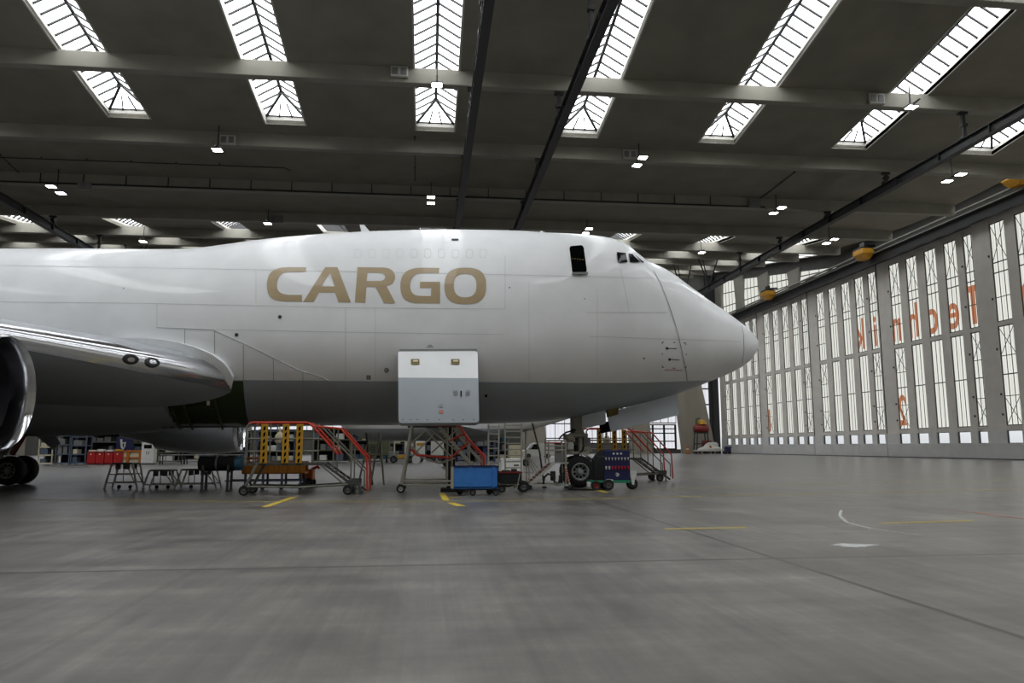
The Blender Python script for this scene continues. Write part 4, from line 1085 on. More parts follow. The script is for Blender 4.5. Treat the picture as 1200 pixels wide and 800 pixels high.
# --- orange panelled trolley with a rolled cylinder, behind the first stair
R_ = thing('panel_trolley', 'orange timber sided trolley standing behind the service stair', 'trolley', (-7.0, 30.2, 0))
one('side_board', 'orange_wood', R_, lambda g: g.bb(0, 2.35, 0, .06, .62, 1.05, .01)); one('side_board', 'orange_wood', R_, lambda g: g.bb(0, 2.35, .9, .96, .62, 1.05, .01))
one('bed', 'orange_paint', R_, lambda g: (g.bb(0, 2.35, .06, .9, .58, .66), g.bb(-.1, .6, -.05, 1.0, 1.12, 1.22)))
for x in (.15, .8, 1.5, 2.2):
    for y in (.05, .9): one('leg', 'blue_grey', R_, lambda g: (g.bb(x-.04, x+.04, y-.04, y+.04, .16, .6)))
    castor((x, 0.0, .1), .1, .06, R_)
one('lower_rail', 'blue_grey', R_, lambda g: (g.bb(-.6, 2.3, .02, .08, .30, .36), g.bb(-.6, 2.3, .88, .94, .30, .36)))
R_ = thing('rolled_cylinder', 'long dark green rolled cylinder with a blue end cap lying on a stand', 'cylinder', (-8.35, 29.5, 0))
one('roll', 'dark_fabric', R_, lambda g: g.lathe([(0, .0), (0, .24), (.05, .27), (1.25, .27), (1.3, .22)], (0, 0, 1.0), 'X', 24), True)
one('end_cap', 'teal_blue', R_, lambda g: g.lathe([(1.28, .2), (1.3, .26), (1.52, .26), (1.58, .2), (1.6, .0)], (0, 0, 1.0), 'X', 24), True)
one('strap', 'grey_paint', R_, lambda g: g.lathe([(.62, .272), (.62, .285), (.68, .285), (.68, .272)], (0, 0, 1.0), 'X', 24))
for x in (.2, 1.1):
    one('stand', 'tube_dark', R_, lambda g: (g.bb(x-.04, x+.04, -.3, -.22, 0, .95), g.bb(x-.04, x+.04, .22, .3, 0, .95), g.bb(x-.04, x+.04, -.3, .3, .68, .75), g.bb(x-.05, x+.05, -.34, .34, 0, .05)))
R_ = thing('tow_tug', 'small orange wheeled unit seen behind the service stair', 'tug', (-4.85, 31.6, 0))
one('body', 'orange_paint', R_, lambda g: (g.bb(-.25, .3, 0, .7, .28, .72, .05), g.bb(-.3, -.05, .05, .65, .7, .9, .04)))
one('grip', 'bright_red', R_, lambda g: (g.tube([(.2, .35, .7), (.45, .35, .82), (.5, .35, .72)], .06, 8)))
castor((.15, -.06, .18), .18, .12, R_); castor((.15, .76, .18), .18, .12, R_); castor((-.2, .35, .1), .1, .08, R_)

# --- aluminium work steps beside the wing root
def work_step(X, Y, w, h, label):
    R_ = thing('work_step', label, 'step platform', (X, Y, 0), 0, 'aluminium work steps'); d = .75
    one('platform', 'tube_dark', R_, lambda g: g.bb(.1, w-.1, .05, d-.05, h-.06, h, .01))
    for y in (0, d):
        for x0, x1 in ((.14, -.08), (w-.14, w+.08)): one('leg', 'aluminium', R_, lambda g: g.bar((x0, y, h-.02), (x1, y, .01), .085, .05))
        for z in (.24, .56): 
            if z < h-.2: one('cross_bar', 'aluminium', R_, lambda g: g.bb(.02, w-.02, y-.02, y+.02, z*h-.02, z*h+.025))
        for x in (.36*w, .68*w): one('bracket', 'tube_dark', R_, lambda g: g.bb(x-.09, x+.09, y-.03, y+.03, h-.24, h-.06))
        one('strut', 'aluminium', R_, lambda g: g.bar((.3*w, y, h-.06), (.3*w, y, .24*h), .03))
    for y in (0, d): one('rear_strut', 'aluminium', R_, lambda g: g.bar((w+.08, y, .05), (w-.35, y, h-.1), .035))
    for x in (.3*w, .7*w): castor((x, d/2, .07), .07, .05, R_)
work_step(-12.3, 31.4, 1.05, 1.0, 'tallest aluminium work step, first of the row beyond the engine')
work_step(-10.75, 31.0, 1.05, .74, 'low aluminium work step in the middle of the row')
work_step(-9.6, 31.1, 1.4, .76, 'widest low aluminium work step, nearest the rolled cylinder')

# --- tall access dock below the cargo door
R_ = thing('access_dock', 'tall grey access dock with orange red rails under the open cargo door', 'stairs', (-.9, 27.3, 0)); D = 1.3
for y in (0, D):
    one('pole', 'tube_grey', R_, lambda g: g.tube([(0.02, y, .25), (.12, y, .9), (.36, y, 2.36)], [.07, .06, .05], 10))
    one('base_bar', 'tube_grey', R_, lambda g: g.tube([(.08, y, .40), (2.0, y, .40)], .035, 8)); one('base_bar', 'tube_grey', R_, lambda g: g.tube([(.05, y, .27), (2.1, y, .25)], .03, 8))
    for a, b_ in (((.27, 1.68), (.85, 2.16)), ((.85, 2.16), (1.78, 1.22)), ((1.04, 1.36), (1.95, 2.2)), ((.5, 1.4), (1.2, 2.1)), ((.27, 1.68), (.75, 1.2)), ((.75, 1.2), (1.35, 1.0)), ((1.35, 1.0), (1.9, 1.2)), ((1.0, 2.2), (2.0, 1.4))):
        one('brace', 'tube_grey', R_, lambda g: g.tube([(a[0], y, a[1]), (b_[0], y, b_[1])], .024, 6))
    one('low_rail', 'red_paint', R_, lambda g: g.tube([(.33, y, 1.52), (.55, y, 1.30), (1.72, y, 1.2), (2.32, y, 1.68), (2.28, y, 1.98), (2.12, y, 2.03), (1.7, y, 1.8)], .036, 8), True)
    one('handrail', 'red_paint', R_, lambda g: g.tube([(1.7, y, 2.4), (2.0, y, 2.4), (2.36, y, 1.86), (2.92, y, 1.28), (2.92, y, .3)], .042, 8), True)
    one('stringer', 'tube_grey', R_, lambda g: g.bar((1.3, y, 2.32), (3.0, y, .35), .05, .12)); one('stringer', 'tube_grey', R_, lambda g: g.bar((1.75, y, 2.32), (3.3, y, .55), .03, .05))
    for x in (1.62, 1.78, 2.4): one('guard_post', 'tube_grey', R_, lambda g: g.tube([(x, y, .3 if x < 2 else 1.0), (x, y, 2.34 if x < 2 else 1.9)], .025, 8))
    castor((0.0, y-.06 if not y else y+.06, .15), .15, .1, R_, 'hub_grey'); castor((2.3, y, .12), .12, .1, R_)
one('deck', 'tube_dark', R_, lambda g: g.bb(.2, 1.9, -.02, D+.02, 2.28, 2.36)); one('deck_edge', 'dark_red', R_, lambda g: g.bb(1.15, 1.9, -.05, 0, 2.3, 2.42))
for k in range(9):
    t = (k+.5)/9; one('tread', 'aluminium', R_, lambda g: g.box((1.35+1.6*t, D/2, 2.26-1.85*t), (.22, D-.08, .035)))
one('counterweight_column', 'black_steel', R_, lambda g: (g.bb(1.62, 1.92, .55, .9, .0, 2.28, .02), g.bb(1.4, 2.1, .4, 1.05, 0, .12)))
one('stair_back', 'tube_grey', R_, lambda g: g.loft([[(1.75, .1, 2.3), (2.05, .1, 2.3), (2.6, .1, 1.66), (2.3, .1, 1.66)], [(1.75, .16, 2.3), (2.05, .16, 2.3), (2.6, .16, 1.66), (2.3, .16, 1.66)]]))

# --- blue box cart
R_ = thing('box_cart', 'bright blue box cart on black castors in front of the access dock', 'cart', (.81, 25.3, 0))
one('box', 'blue_paint', R_, lambda g: (g.bb(0, 1.53, 0, .03, .26, .96), g.bb(0, 1.53, .75, .78, .26, .96), g.bb(0, .03, 0, .78, .26, .96), g.bb(1.5, 1.53, 0, .78, .26, .96), g.bb(0, 1.53, 0, .78, .24, .30)))
one('rim', 'navy_paint', R_, lambda g: (g.bb(-.02, 1.55, -.02, .03, .93, .97), g.bb(-.02, 1.55, .75, .8, .93, .97), g.bb(-.02, .03, 0, .78, .93, .97), g.bb(1.5, 1.55, 0, .78, .93, .97)))
for x in (.62, 1.38): one('rib', 'blue_paint', R_, lambda g: g.bb(x-.03, x+.03, -.025, .0, .26, .94))
one('edge_angle', 'tube_grey', R_, lambda g: g.bb(-.03, .06, -.03, .0, .25, .95))
one('chassis', 'black_steel', R_, lambda g: g.bb(.05, 1.5, .06, .72, .18, .25))
for x, y in ((.3, .7), (.7, .06), (1.45, .06), (1.3, .7)): castor((x, y, .11), .11, .07, R_)
one('load', 'dark_fabric', R_, lambda g: g.loft([[(.1, .1, z), (1.4, .1, z), (1.4, .7, z), (.1, .7, z)] for z in (.35, .8)]))

# --- dark low trolley right of it
R_ = thing('hose_trolley', 'low black trolley with dark red top edge beside the blue cart', 'trolley', (2.55, 27.0, 0))
one('tray', 'dark_fabric', R_, lambda g: g.bb(0, .78, 0, .7, .3, .68, .03)); one('top_edge', 'dark_red', R_, lambda g: (g.bb(-.02, .8, -.02, .03, .67, .72), g.bb(-.02, .8, .68, .73, .67, .72)))
one('drawbar', 'black_steel', R_, lambda g: g.tube([(.0, .3, .24), (.35, .3, .2), (.55, .2, .28), (.68, .2, .42)], .035, 8)); one('frame', 'tube_grey', R_, lambda g: (g.tube([(.72, .0, .66), (.6, .0, .12)], .02, 6), g.tube([(.72, .7, .66), (.6, .7, .12)], .02, 6), g.bb(.02, .76, .05, .65, .26, .31)))
for x, y in ((.86, .1), (.86, .6), (.08, .1), (.08, .6)): castor((x, y, .2 if x > .5 else .13), .2 if x > .5 else .13, .1, R_)
one('tool_clutter', 'black_steel', R_, lambda g: (g.box((.25, .3, .72), (.3, .2, .1), None, .02), g.box((.55, .4, .74), (.2, .25, .14), None, .03)))

# --- straight ladder and folding ladder leaning under the belly
def ladder(X, Y, w, h, n, label, lean=0, name='ladder', mat='tube_grey'):
    R_ = thing(name, label, 'ladder', (X, Y, 0))
    for x in (0, w): one('rail', mat, R_, lambda g: g.bar((x, 0, 0), (x+.06 if x else x+.02, lean, h), .055, .07))
    for k in range(n): 
        z = h*(k+.7)/n; one('rung', mat, R_, lambda g: g.bar((.0+.02*z/h, lean*z/h, z), (w+.06*z/h, lean*z/h, z), .035, .045))
    return R_
L_ = ladder(2.86, 28.1, .58, 2.45, 11, 'upright grey ladder with many rungs between the low black trolley and the striped stair', .25)
ladder(2.28, 28.6, .36, 2.42, 9, 'slim pale ladder leaning beside the upright ladder', .3, mat='aluminium')
R_ = thing('prop_pole', 'thin dark prop pole leaning against the belly above the striped stair', 'pole', (4.5, 29.9, 0))
one('shaft', 'tube_dark', R_, lambda g: g.tube([(.08, 0, .0), (-.1, 0, 1.4), (-.38, 0, 2.5)], .035, 8)); one('foot', 'black_steel', R_, lambda g: g.box((.08, 0, .02), (.16, .16, .04))); one('head', 'tube_grey', R_, lambda g: g.box((-.38, 0, 2.5), (.1, .1, .06)))
R_ = thing('trestle', 'pair of splayed pale poles of a trestle left of the access dock', 'trestle', (-2.0, 33.0, 0))
for a, b_, m_ in (((-.35, 0), (-.02, 2.2), 'tube_grey'), ((.2, .1), (-.02, 2.2), 'tube_grey'), ((-.9, .4), (-.45, 2.2), 'tube_grey'), ((-.3, .4), (-.62, 2.2), 'olive_paint')): one('pole', m_, R_, lambda g: g.tube([(a[0], a[1], 0), (b_[0], a[1], b_[1])], .04, 8))
one('clamp', 'white_paint', R_, lambda g: g.box((-.5, .38, 1.35), (.14, .08, .08)))
one('tie_bar', 'tube_grey', R_, lambda g: g.tube([(-.7, .4, 1.0), (.1, .08, 1.0)], .025, 6))

# --- striped maintenance stair behind the nose wheel
R_ = thing('striped_stair', 'small grey stair with red and white striped treads next to the nose wheel', 'stairs', (3.72, 28.7, 0)); D = .8
for y in (0, D):
    one('base_bar', 'aluminium', R_, lambda g: g.bb(.15, 1.6, y-.04, y+.04, .12, .2)); one('stringer', 'aluminium', R_, lambda g: g.bar((.12, y, .18), (1.05, y, .98), .05, .1))
    one('post', 'tube_grey', R_, lambda g: g.tube([(.85, y, .95), (.85, y, 1.82)], .03, 8)); one('post', 'tube_grey', R_, lambda g: g.tube([(1.5, y, .2), (1.5, y, 1.82)], .04, 8))
    for z in (1.82, 1.62, 1.46): one('guard_rail', 'tube_grey', R_, lambda g: g.tube([(.82, y, z), (1.5, y, z)], .028, 8))
    one('guard_rail', 'red_paint', R_, lambda g: g.tube([(.82, y, 1.74), (1.36, y, 1.74)], .024, 8))
    one('hand_frame', 'tube_grey', R_, lambda g: g.tube([(.1, y, .18), (.1, y, 1.22), (.42, y, .8)], .02, 6)); one('hand_frame', 'tube_grey', R_, lambda g: g.tube([(.02, y, .62), (.4, y, .6), (.1, y, 1.2)], .018, 6))
    castor((1.66, y, .12), .12, .07, R_); one('foot', 'black_steel', R_, lambda g: (g.bb(.06, .2, y-.05, y+.05, 0, .16)))
for k in range(8):
    t = (k+.5)/8; p = one('tread', 'white_paint', R_, lambda g: g.box((.15+.88*t, D/2, .2+.78*t), (.16, D-.04, .04)))
    one('tread_stripe', 'red_paint', p, lambda g: g.box((.08+.88*t, D/2, .2+.78*t), (.025, D-.02, .055)))
one('deck', 'aluminium', R_, lambda g: g.bb(.95, 1.6, 0, D, .95, 1.0)); one('panel', 'grey_paint', R_, lambda g: (g.bb(1.08, 1.46, .04, .08, 1.0, 1.34, .01)))
one('striped_post', 'red_paint', R_, lambda g: [g.bar((1.5+.02*k, -.05, .78-.09*k), (1.5+.02*k+.015, -.05, .73-.09*k), .06) for k in range(6)] and None)
one('striped_bar', 'white_paint', R_, lambda g: g.bar((1.49, -.04, .84), (1.64, -.04, .16), .05))
hz = MB(); hz.tube([(.62, -.08, .2), (.66, -.1, .45), (.8, -.1, .58), (.96, -.1, .52), (1.05, -.1, .28), (1.2, -.1, .24), (1.3, -.1, .5), (1.38, -.1, .62)], .04, 8); hz.build('hose', 'black_steel', R_, True)
one('motor', 'black_steel', R_, lambda g: (g.box((1.02, .1, .5), (.18, .2, .36), None, .03), g.box((1.32, .1, .38), (.14, .2, .3), None, .03)))

# --- dark blue gas cart with valve panel
R_ = thing('gas_cart', 'dark blue gas service cart with rows of valves and black hoses beside the nose wheel', 'cart', (6.5, 27.9, 0))
pn = one('panel', 'navy_paint', R_, lambda g: g.bb(0, 1.0, 0, .7, .36, 1.46, .02))
one('chassis', 'green_paint', R_, lambda g: (g.bb(-.5, 1.0, .0, .7, .27, .36), g.bb(.3, .98, -.02, .0, .26, .35)))
for k in range(8):
    one('valve', 'aluminium', pn, lambda g: (g.lathe([(-.06, .03), (-.03, .035), (0, .02)], (.08+.12*k, 0, 1.16), 'Y', 10), g.bb(.07+.12*k, .09+.12*k, -.05, -.03, 1.08, 1.2)), True)
    one('red_valve' if k > 1 else 'valve', 'bright_red' if k > 1 else 'aluminium', pn, lambda g: (g.lathe([(-.06, .035), (-.03, .04), (0, .025)], (.08+.12*k, 0, .84), 'Y', 10), g.bb(.055+.12*k, .105+.12*k, -.05, -.03, .76, .84)), True)
for k in range(3): one('gauge', 'white_paint', pn, lambda g: g.lathe([(-.03, .035), (0, .04)], (.38+.14*k, 0, 1.33), 'Y', 12))
one('emblem', 'blue_grey', pn, lambda g: (g.lathe([(-.015, .09), (0, .09)], (.5, 0, .56), 'Y', 20), g.box((.47, -.012, .57), (.05, .02, .1), Matrix.Rotation(.5, 3, 'Y'))))
one('emblem_mark', 'white_paint', pn, lambda g: (g.tube([(.45, -.025, .62), (.52, -.025, .57), (.46, -.025, .52)], .014, 6), g.tube([(.5, -.025, .62), (.56, -.025, .56), (.5, -.025, .5)], .014, 6)))
for i, x in enumerate((-.34, -.28, -.21, -.14, -.07)):
    g = MB(); g.tube([(x, .05, .38), (x+.02*(i % 2), -.03, .8), (x+.05, .0, 1.2), (x+.14, .1, 1.36-.03*i), (x+.24, .15, 1.1), (x+.2, .15, .5)], .06, 8); g.build('hose', 'dark_fabric', R_, True)
g = MB(); g.loft([[(-.32*s, .15, z), (.0, .05, z), (.0, .6, z), (-.32*s, .6, z)] for s, z in ((1, .36), (1, 1.1), (.6, 1.3))]); g.build('cover', 'dark_fabric', R_)
one('fork', 'white_paint', R_, lambda g: (g.prism([(1.0, .44), (1.28, .5), (1.3, .7), (1.0, .72)], lambda p: (p[0], .2, p[1]), (0, .3, 0)), g.prism([(1.06, .5), (1.24, .5), (1.18, .18), (1.10, .18)], lambda p: (p[0], .18, p[1]), (0, .04, 0)), g.prism([(1.06, .5), (1.24, .5), (1.18, .18), (1.10, .18)], lambda p: (p[0], .48, p[1]), (0, .04, 0))))
one('fork_arm', 'white_paint', R_, lambda g: (g.bar((-.02, -.04, .2), (.1, -.04, .38), .06), g.bar((.1, -.04, .38), (.32, -.04, .36), .06)))
castor((1.15, .35, .21), .21, .2, R_); castor((.14, -.08, .2), .2, .14, R_); castor((.14, .78, .2), .2, .14, R_); castor((-.32, -.02, .17), .17, .14, R_, 'dark_red')
one('tow_eye', 'white_paint', R_, lambda g: g.box((-.56, .1, .2), (.12, .2, .2), None, .03))
g = MB(); g.tube([(5.2, 28.2, .03), (5.6, 27.9, .03), (6.1, 27.7, .03), (6.5, 27.9, .04)], .03, 6)
tag(g.build('ground_cable', 'black_steel'), 'black cable lying on the floor by the nose wheel', 'cable')

# ================================================================== BACKGROUND HALF OF THE HALL
# --- small white jet parked behind
J = thing('parked_jet', 'smaller white jet parked behind the freighter, only its belly showing', 'airplane', (0, 62, 0))
def jsec(X):
    u = (X+9)/22.0
    if u < .22: t = u/.22; r_ = .25+1.75*math.sin(t*PI/2); zc_ = 4.05+1.4*(1-t)**1.5
    elif X > 4.5: t = min(1, (X-4.5)/8.5); r_ = max(.03, 2.0*(1-t**1.3)**1.1); zc_ = 4.05+.2*t
    else: r_, zc_ = 2.0, 4.05
    return [(X, 62+r_*math.cos(2*PI*k/36), zc_+r_*math.sin(2*PI*k/36)) for k in range(36)]
g = MB((0, 62, 0)); g.loft([jsec(-9+22*k/52) for k in range(53)]); g.build('fuselage', 'jet_livery', J, True)
for s in (-1, 1):
    g = MB(); g.loft([[(x0, s*y, z), (x0-c_*.4, s*y, z+.14), (x0-c_, s*y, z), (x0-c_*.4, s*y, z-.14)] for x0, y, z, c_ in ((5.5, 1.2, 2.6, 4.5), (-1, 11, 3.7, 1.4))]); g.build('wing', 'wing_grey', J)
    one('main_gear', 'gear_steel', J, lambda g: g.tube([(1.6, s*1.9, 2.6), (1.6, s*1.9, .4)], .1, 8)); castor((1.6, s*1.9, .4), .4, .28, J)
one('nose_gear', 'gear_steel', J, lambda g: g.tube([(8.0, 0, 2.8), (8.0, 0, .3)], .08, 8)); castor((8.0, -.12, .3), .3, .16, J); castor((8.0, .12, .3), .3, .16, J)
g = MB(); g.loft([[(-4+a, -.1*(1-a), z) if 0 else (x0, -.12, z), (x0-c_*.5, .12, z), (x0-c_, 0, z)] for x0, z, c_, a in ((-3.5, 5.9, 4, 0), (-7.0, 9.0, 2.2, 0))]); g.build('tail_fin', 'jet_livery', J)

# --- racks, benches and trailers
def rack(X, Y, w, h, d, nsh, mat, label, boxes=None, blab=None):
    R_ = thing('storage_rack', label, 'rack', (X, Y, 0), 0, 'storage racks')
    for x in (0, w):
        for y in (0, d): one('post', mat, R_, lambda g: g.bb(x-.05, x+.05, y-.05, y+.05, 0, h))
    zs_ = [.15+(h-.25)*k/(nsh-1) for k in range(nsh)]
    for z in zs_: one('shelf', mat, R_, lambda g: (g.bb(-.04, w+.04, -.04, d+.04, z-.03, z+.03), g.bb(0, w, -.05, -.02, z-.08, z+.04)))
    one('back_sheet', 'dark_fabric' if mat != 'cream' else 'dark_wall', R_, lambda g: g.bb(-.04, w+.04, d+.05, d+.08, .05, h+.1))
    if boxes:
        n = 0; gap = (zs_[1]-zs_[0]) if nsh > 1 else .6
        for z in zs_[:-1]:
            x = .12
            while x < w-.5:
                bw = random.uniform(.35, .8); bh = random.uniform(.45, .8)*min(gap, .9)
                if x+bw > w-.1: break
                if random.random() < .8:
                    b_ = MB(); b_.bb(0, bw, 0, d*.8, 0, bh, .02); b_.bb(-.01, bw+.01, -.01, d*.8+.01, bh*.86, bh*.92)
                    tag(b_.build('storage_box', random.choice(boxes), None, loc=(X+x, Y+.05, z+.031)), blab, 'box', blab)
                x += bw+.1
    return R_
Yb = 77.0
def bx(px, Y): return at(px, 523, Y=Y).x
for i, (p0, p1, h, mt, lb, bl) in enumerate(((46, 62, 2.5, 'cream', 'pale wire rack farthest out under the wing beside the landing gear', 'small boxes on the pale wire rack under the wing'), (66, 82, 2.8, 'blue_grey', 'blue grey storage rack under the wing beyond the wheels', 'boxes on the blue grey rack under the wing'),
                                     (84, 101, 2.7, 'blue_grey', 'blue grey storage rack next to the red containers', 'boxes on the blue grey rack beside the red containers'))):
    rack(bx(p0, Yb), Yb, bx(p1, Yb)-bx(p0, Yb), h, 1.2, 4, mt, lb, ['blue_grey', 'grey_paint', 'teal_blue', 'cream', 'dark_red'], bl)
for k, wd_ in enumerate(('next to the blue grey rack', 'second from the blue grey rack', 'third from the blue grey rack', 'next to the orange barrier')):
    X = bx(102.6, Yb)+.8*k; R_ = thing('red_container', f'red metal container in a row of four, {wd_}', 'container', (X, Yb, 0), 0, 'red containers')
    one('body', 'bright_red', R_, lambda g: (g.bb(0, .74, 0, .8, .08, 1.12, .03), g.bb(.05, .69, -.02, .0, .2, .95))); one('lid', 'dark_red', R_, lambda g: g.bb(-.02, .76, -.03, .82, 1.12, 1.2, .02)); one('latch', 'white_paint', R_, lambda g: g.bb(.3, .42, -.05, -.02, .9, 1.02)); one('foot', 'black_steel', R_, lambda g: (g.bb(.05, .2, 0, .8, 0, .08), g.bb(.54, .69, 0, .8, 0, .08)))
    tag(MB().bb(0, .6, 0, .5, 0, .16+.06*(k % 2), .04).build('parts_bag', ('cream', 'white_paint', 'white_paint', 'yellow_paint')[k], None, loc=(X+.07, Yb+.1, 1.205)), f'pale bag on top of the red container {wd_}', 'bag', 'bags on the red containers')
R_ = thing('safety_barrier', 'orange tubular barrier with pale panels between red containers and grey cabinet', 'barrier', (bx(145, Yb), Yb, 0)); W_ = bx(167, Yb)-bx(145, Yb)
for z in (.62, 1.25): one('rail', 'orange_paint', R_, lambda g: g.bb(0, W_, -.06, .06, z-.07, z+.07))
for x in (.45, W_*.92): one('post', 'orange_paint', R_, lambda g: g.bb(x-.12, x+.12, -.08, .08, 0, 1.35))
one('infill_panel', 'cream', R_, lambda g: (g.bb(.02, W_*.9, .1, .14, .1, 1.2)))
def cabinet(X, Y, w, h, d, mat, label, screen=None):
    R_ = thing('tall_cabinet', label, 'cabinet', (X, Y, 0), 0, 'cabinets')
    one('body', mat, R_, lambda g: g.bb(0, w, 0, d, .1, h, .02)); one('plinth', 'black_steel', R_, lambda g: g.bb(.05, w-.05, .05, d-.05, 0, .1))
    for a, b_ in ((.04, w/2-.015), (w/2+.015, w-.04)): 
        dd = one('door', mat, R_, lambda g: g.bb(a, b_, -.025, 0, .16, h-.08)); one('handle', 'mark_dark', dd, lambda g: g.bb(b_-.1 if a < w/4 else a+.06, b_-.06 if a < w/4 else a+.1, -.05, -.025, h*.45, h*.6))
    if screen: one('window', screen, R_, lambda g: g.bb(w*.2, w*.8, -.04, -.02, h*.72, h*.9))
cabinet(bx(166, 76), 76, bx(181, 76)-bx(166, 76), 2.05, .8, 'white_paint', 'pale grey cabinet with a small window, beside the orange barrier', 'cockpit_glass')
R_ = thing('notice_board', 'dark board with a bright white emblem standing behind the orange barrier', 'board', (bx(136, 80), 80, 0))
one('board', 'navy_paint', R_, lambda g: g.bb(0, 1.6, 0, .08, 1.1, 2.6, .02)); one('post', 'tube_grey', R_, lambda g: (g.bb(.1, .18, 0, .08, 0, 1.1), g.bb(1.4, 1.48, 0, .08, 0, 1.1))); one('emblem', 'white_paint', R_, lambda g: (g.tube([(.45, -.03, 2.4), (.55, -.03, 1.6), (.75, -.03, 1.45)], .1, 6), g.tube([(.6, -.03, 2.0), (.85, -.03, 2.1), (.8, -.03, 1.6)], .08, 6)))
def bench(X, Y, w, label, mat='grey_paint'):
    R_ = thing('workbench', label, 'bench', (X, Y, 0), 0, 'workbenches')
    one('top', mat, R_, lambda g: g.bb(0, w, 0, .9, .84, .92, .02)); one('shelf', mat, R_, lambda g: g.bb(.1, w-.1, .1, .8, .3, .35))
    for x in (.08, w-.08):
        for y in (.08, .82): one('leg', 'black_steel', R_, lambda g: g.bb(x-.04, x+.04, y-.04, y+.04, 0, .84))
    one('vice', 'black_steel', R_, lambda g: (g.box((w*.3, .2, 1.0), (.25, .2, .16), None, .02), g.tube([(w*.3-.2, .05, .98), (w*.3+.2, .05, .98)], .02, 6)))
for p0, w, lb in ((187, 2.1, 'dark workbench behind the work steps, next to the pale cabinet'), (216, 2.6, 'workbench behind the work steps, below the distant engine'), (252, 2.4, 'workbench behind the rolled cylinder')): bench(bx(p0, 75), 75, w, lb)
for p0, p1, h, mt, lb, bl in ((185, 210, 3.0, 'olive_paint', 'dark rack behind the workbenches under the distant engine', 'boxes on the dark rack under the distant engine'), (250, 290, 3.2, 'grey_paint', 'long grey rack behind the orange trolley', 'boxes on the long grey rack'),
                              (300, 345, 3.4, 'blue_grey', 'tall rack seen through the first service stair', 'boxes on the tall rack seen through the stair'), (366, 410, 3.6, 'olive_paint', 'olive rack with crates behind the foot of the first service stair', 'crates on the olive rack')):
    rack(bx(p0, 84), 84, bx(p1, 84)-bx(p0, 84), h, 1.2, 4, mt, lb, ['grey_paint', 'blue_grey', 'cream', 'dark_fabric', 'white_paint'], bl)
for p0, p1, h, mt, lb, bl in ((100, 140, 3.4, 'grey_paint', 'dark backed rack behind the red containers', 'boxes on the rack behind the red containers'), (148, 186, 3.2, 'olive_paint', 'dark backed rack behind the pale cabinet', 'boxes on the rack behind the pale cabinet'), (208, 250, 3.2, 'grey_paint', 'dark backed rack between the workbenches and the orange trolley', 'boxes on the dark backed rack'), (412, 446, 3.6, 'grey_paint', 'dark backed rack behind the olive generator', 'boxes on the rack behind the generator'),
                              (448, 474, 3.0, 'olive_paint', 'olive rack behind the pale tractor', 'boxes on the rack behind the tractor'), (499, 534, 3.4, 'blue_grey', 'blue grey rack behind the plain box trailer', 'boxes on the rack behind the plain trailer'),
                              (560, 596, 3.2, 'grey_paint', 'grey rack behind the slim pale ladder', 'boxes on the rack behind the slim ladder')):
    rack(bx(p0, 96), 96, bx(p1, 96)-bx(p0, 96), h, 1.2, 4, mt, lb, ['grey_paint', 'blue_grey', 'olive_paint', 'cream', 'dark_fabric', 'teal_blue'], bl)
R_ = thing('generator_unit', 'olive green generator on short legs left of the white trailer', 'generator', (bx(431, 80), 80, 0))
one('body', 'olive_paint', R_, lambda g: (g.bb(0, 2.2, 0, 1.4, .7, 2.3, .08), g.bb(.2, 1.4, .1, 1.2, 2.3, 2.8, .06))); one('grille', 'black_steel', R_, lambda g: [g.bb(.2, 1.4, -.03, 0, 1.0+.15*k, 1.08+.15*k) for k in range(6)] and None); one('exhaust', 'tube_grey', R_, lambda g: g.tube([(1.8, .5, 2.3), (1.8, .5, 3.0), (2.0, .5, 3.1)], .1, 10))
for x in (.2, 1.9):
    for y in (.1, 1.3): one('leg', 'black_steel', R_, lambda g: g.bb(x-.08, x+.08, y-.08, y+.08, 0, .7))
R_ = thing('baggage_tractor', 'pale tractor with dark blue seats and a yellow flank beyond the dock pole', 'tractor', (bx(455.5, 77), 77, 0))
one('chassis', 'grey_paint', R_, lambda g: (g.bb(0, 2.6, 0, 1.5, .45, .85, .06), g.bb(0, 1.0, .1, 1.4, .85, 1.15, .08))); one('flank', 'yellow_paint', R_, lambda g: g.bb(.9, 1.9, -.04, 0, .5, .82)); one('canopy', 'cream', R_, lambda g: (g.bb(.5, 2.4, .05, 1.45, 2.1, 2.2, .03), g.bb(.5, .58, .1, .18, .85, 2.1), g.bb(2.3, 2.4, .1, .18, .85, 2.1), g.bb(.5, .58, 1.3, 1.4, .85, 2.1), g.bb(2.3, 2.4, 1.3, 1.4, .85, 2.1)))
for x in (1.2, 1.9): one('seat', 'navy_paint', R_, lambda g: (g.bb(x-.25, x+.25, .3, 1.2, .85, 1.05, .04), g.bb(x+.15, x+.28, .3, 1.2, 1.05, 1.7, .04)))
for x in (.5, 2.1):
    for y in (0, 1.5): castor((x, y, .36), .36, .25, R_)
def trailer(p0, p1, Y, z0, z1, label, mat, band=None, n=2):
    X = bx(p0, Y); W_ = bx(p1, Y)-X; R_ = thing('box_trailer', label, 'trailer', (X, Y, 0), 0, 'box trailers')
    one('box', mat, R_, lambda g: (g.bb(0, W_, 0, 2.2, z0, z1, .05), [g.bb(W_*k/4-.03, W_*k/4+.03, -.03, 0, z0+.05, z1-.05) for k in range(1, 4)])[0])
    if band: one('stripe_panel', band, R_, lambda g: g.bb(.1, W_-.05, -.04, -.005, z1-.5, z1-.2))
    one('chassis', 'black_steel', R_, lambda g: g.bb(.05, W_-.05, .2, 2.0, z0-.18, z0)); one('drawbar', 'black_steel', R_, lambda g: g.bar((W_, 1.1, z0-.1), (W_+.8, 1.1, .4), .1))
    for x in (.3, W_-.4):
        for y in (.1, 2.1): castor((x, y, .3), .3, .2, R_)
    return R_
trailer(474, 484, 90, .8, 3.2, 'tall white box trailer seen between the dock poles', 'white_paint')
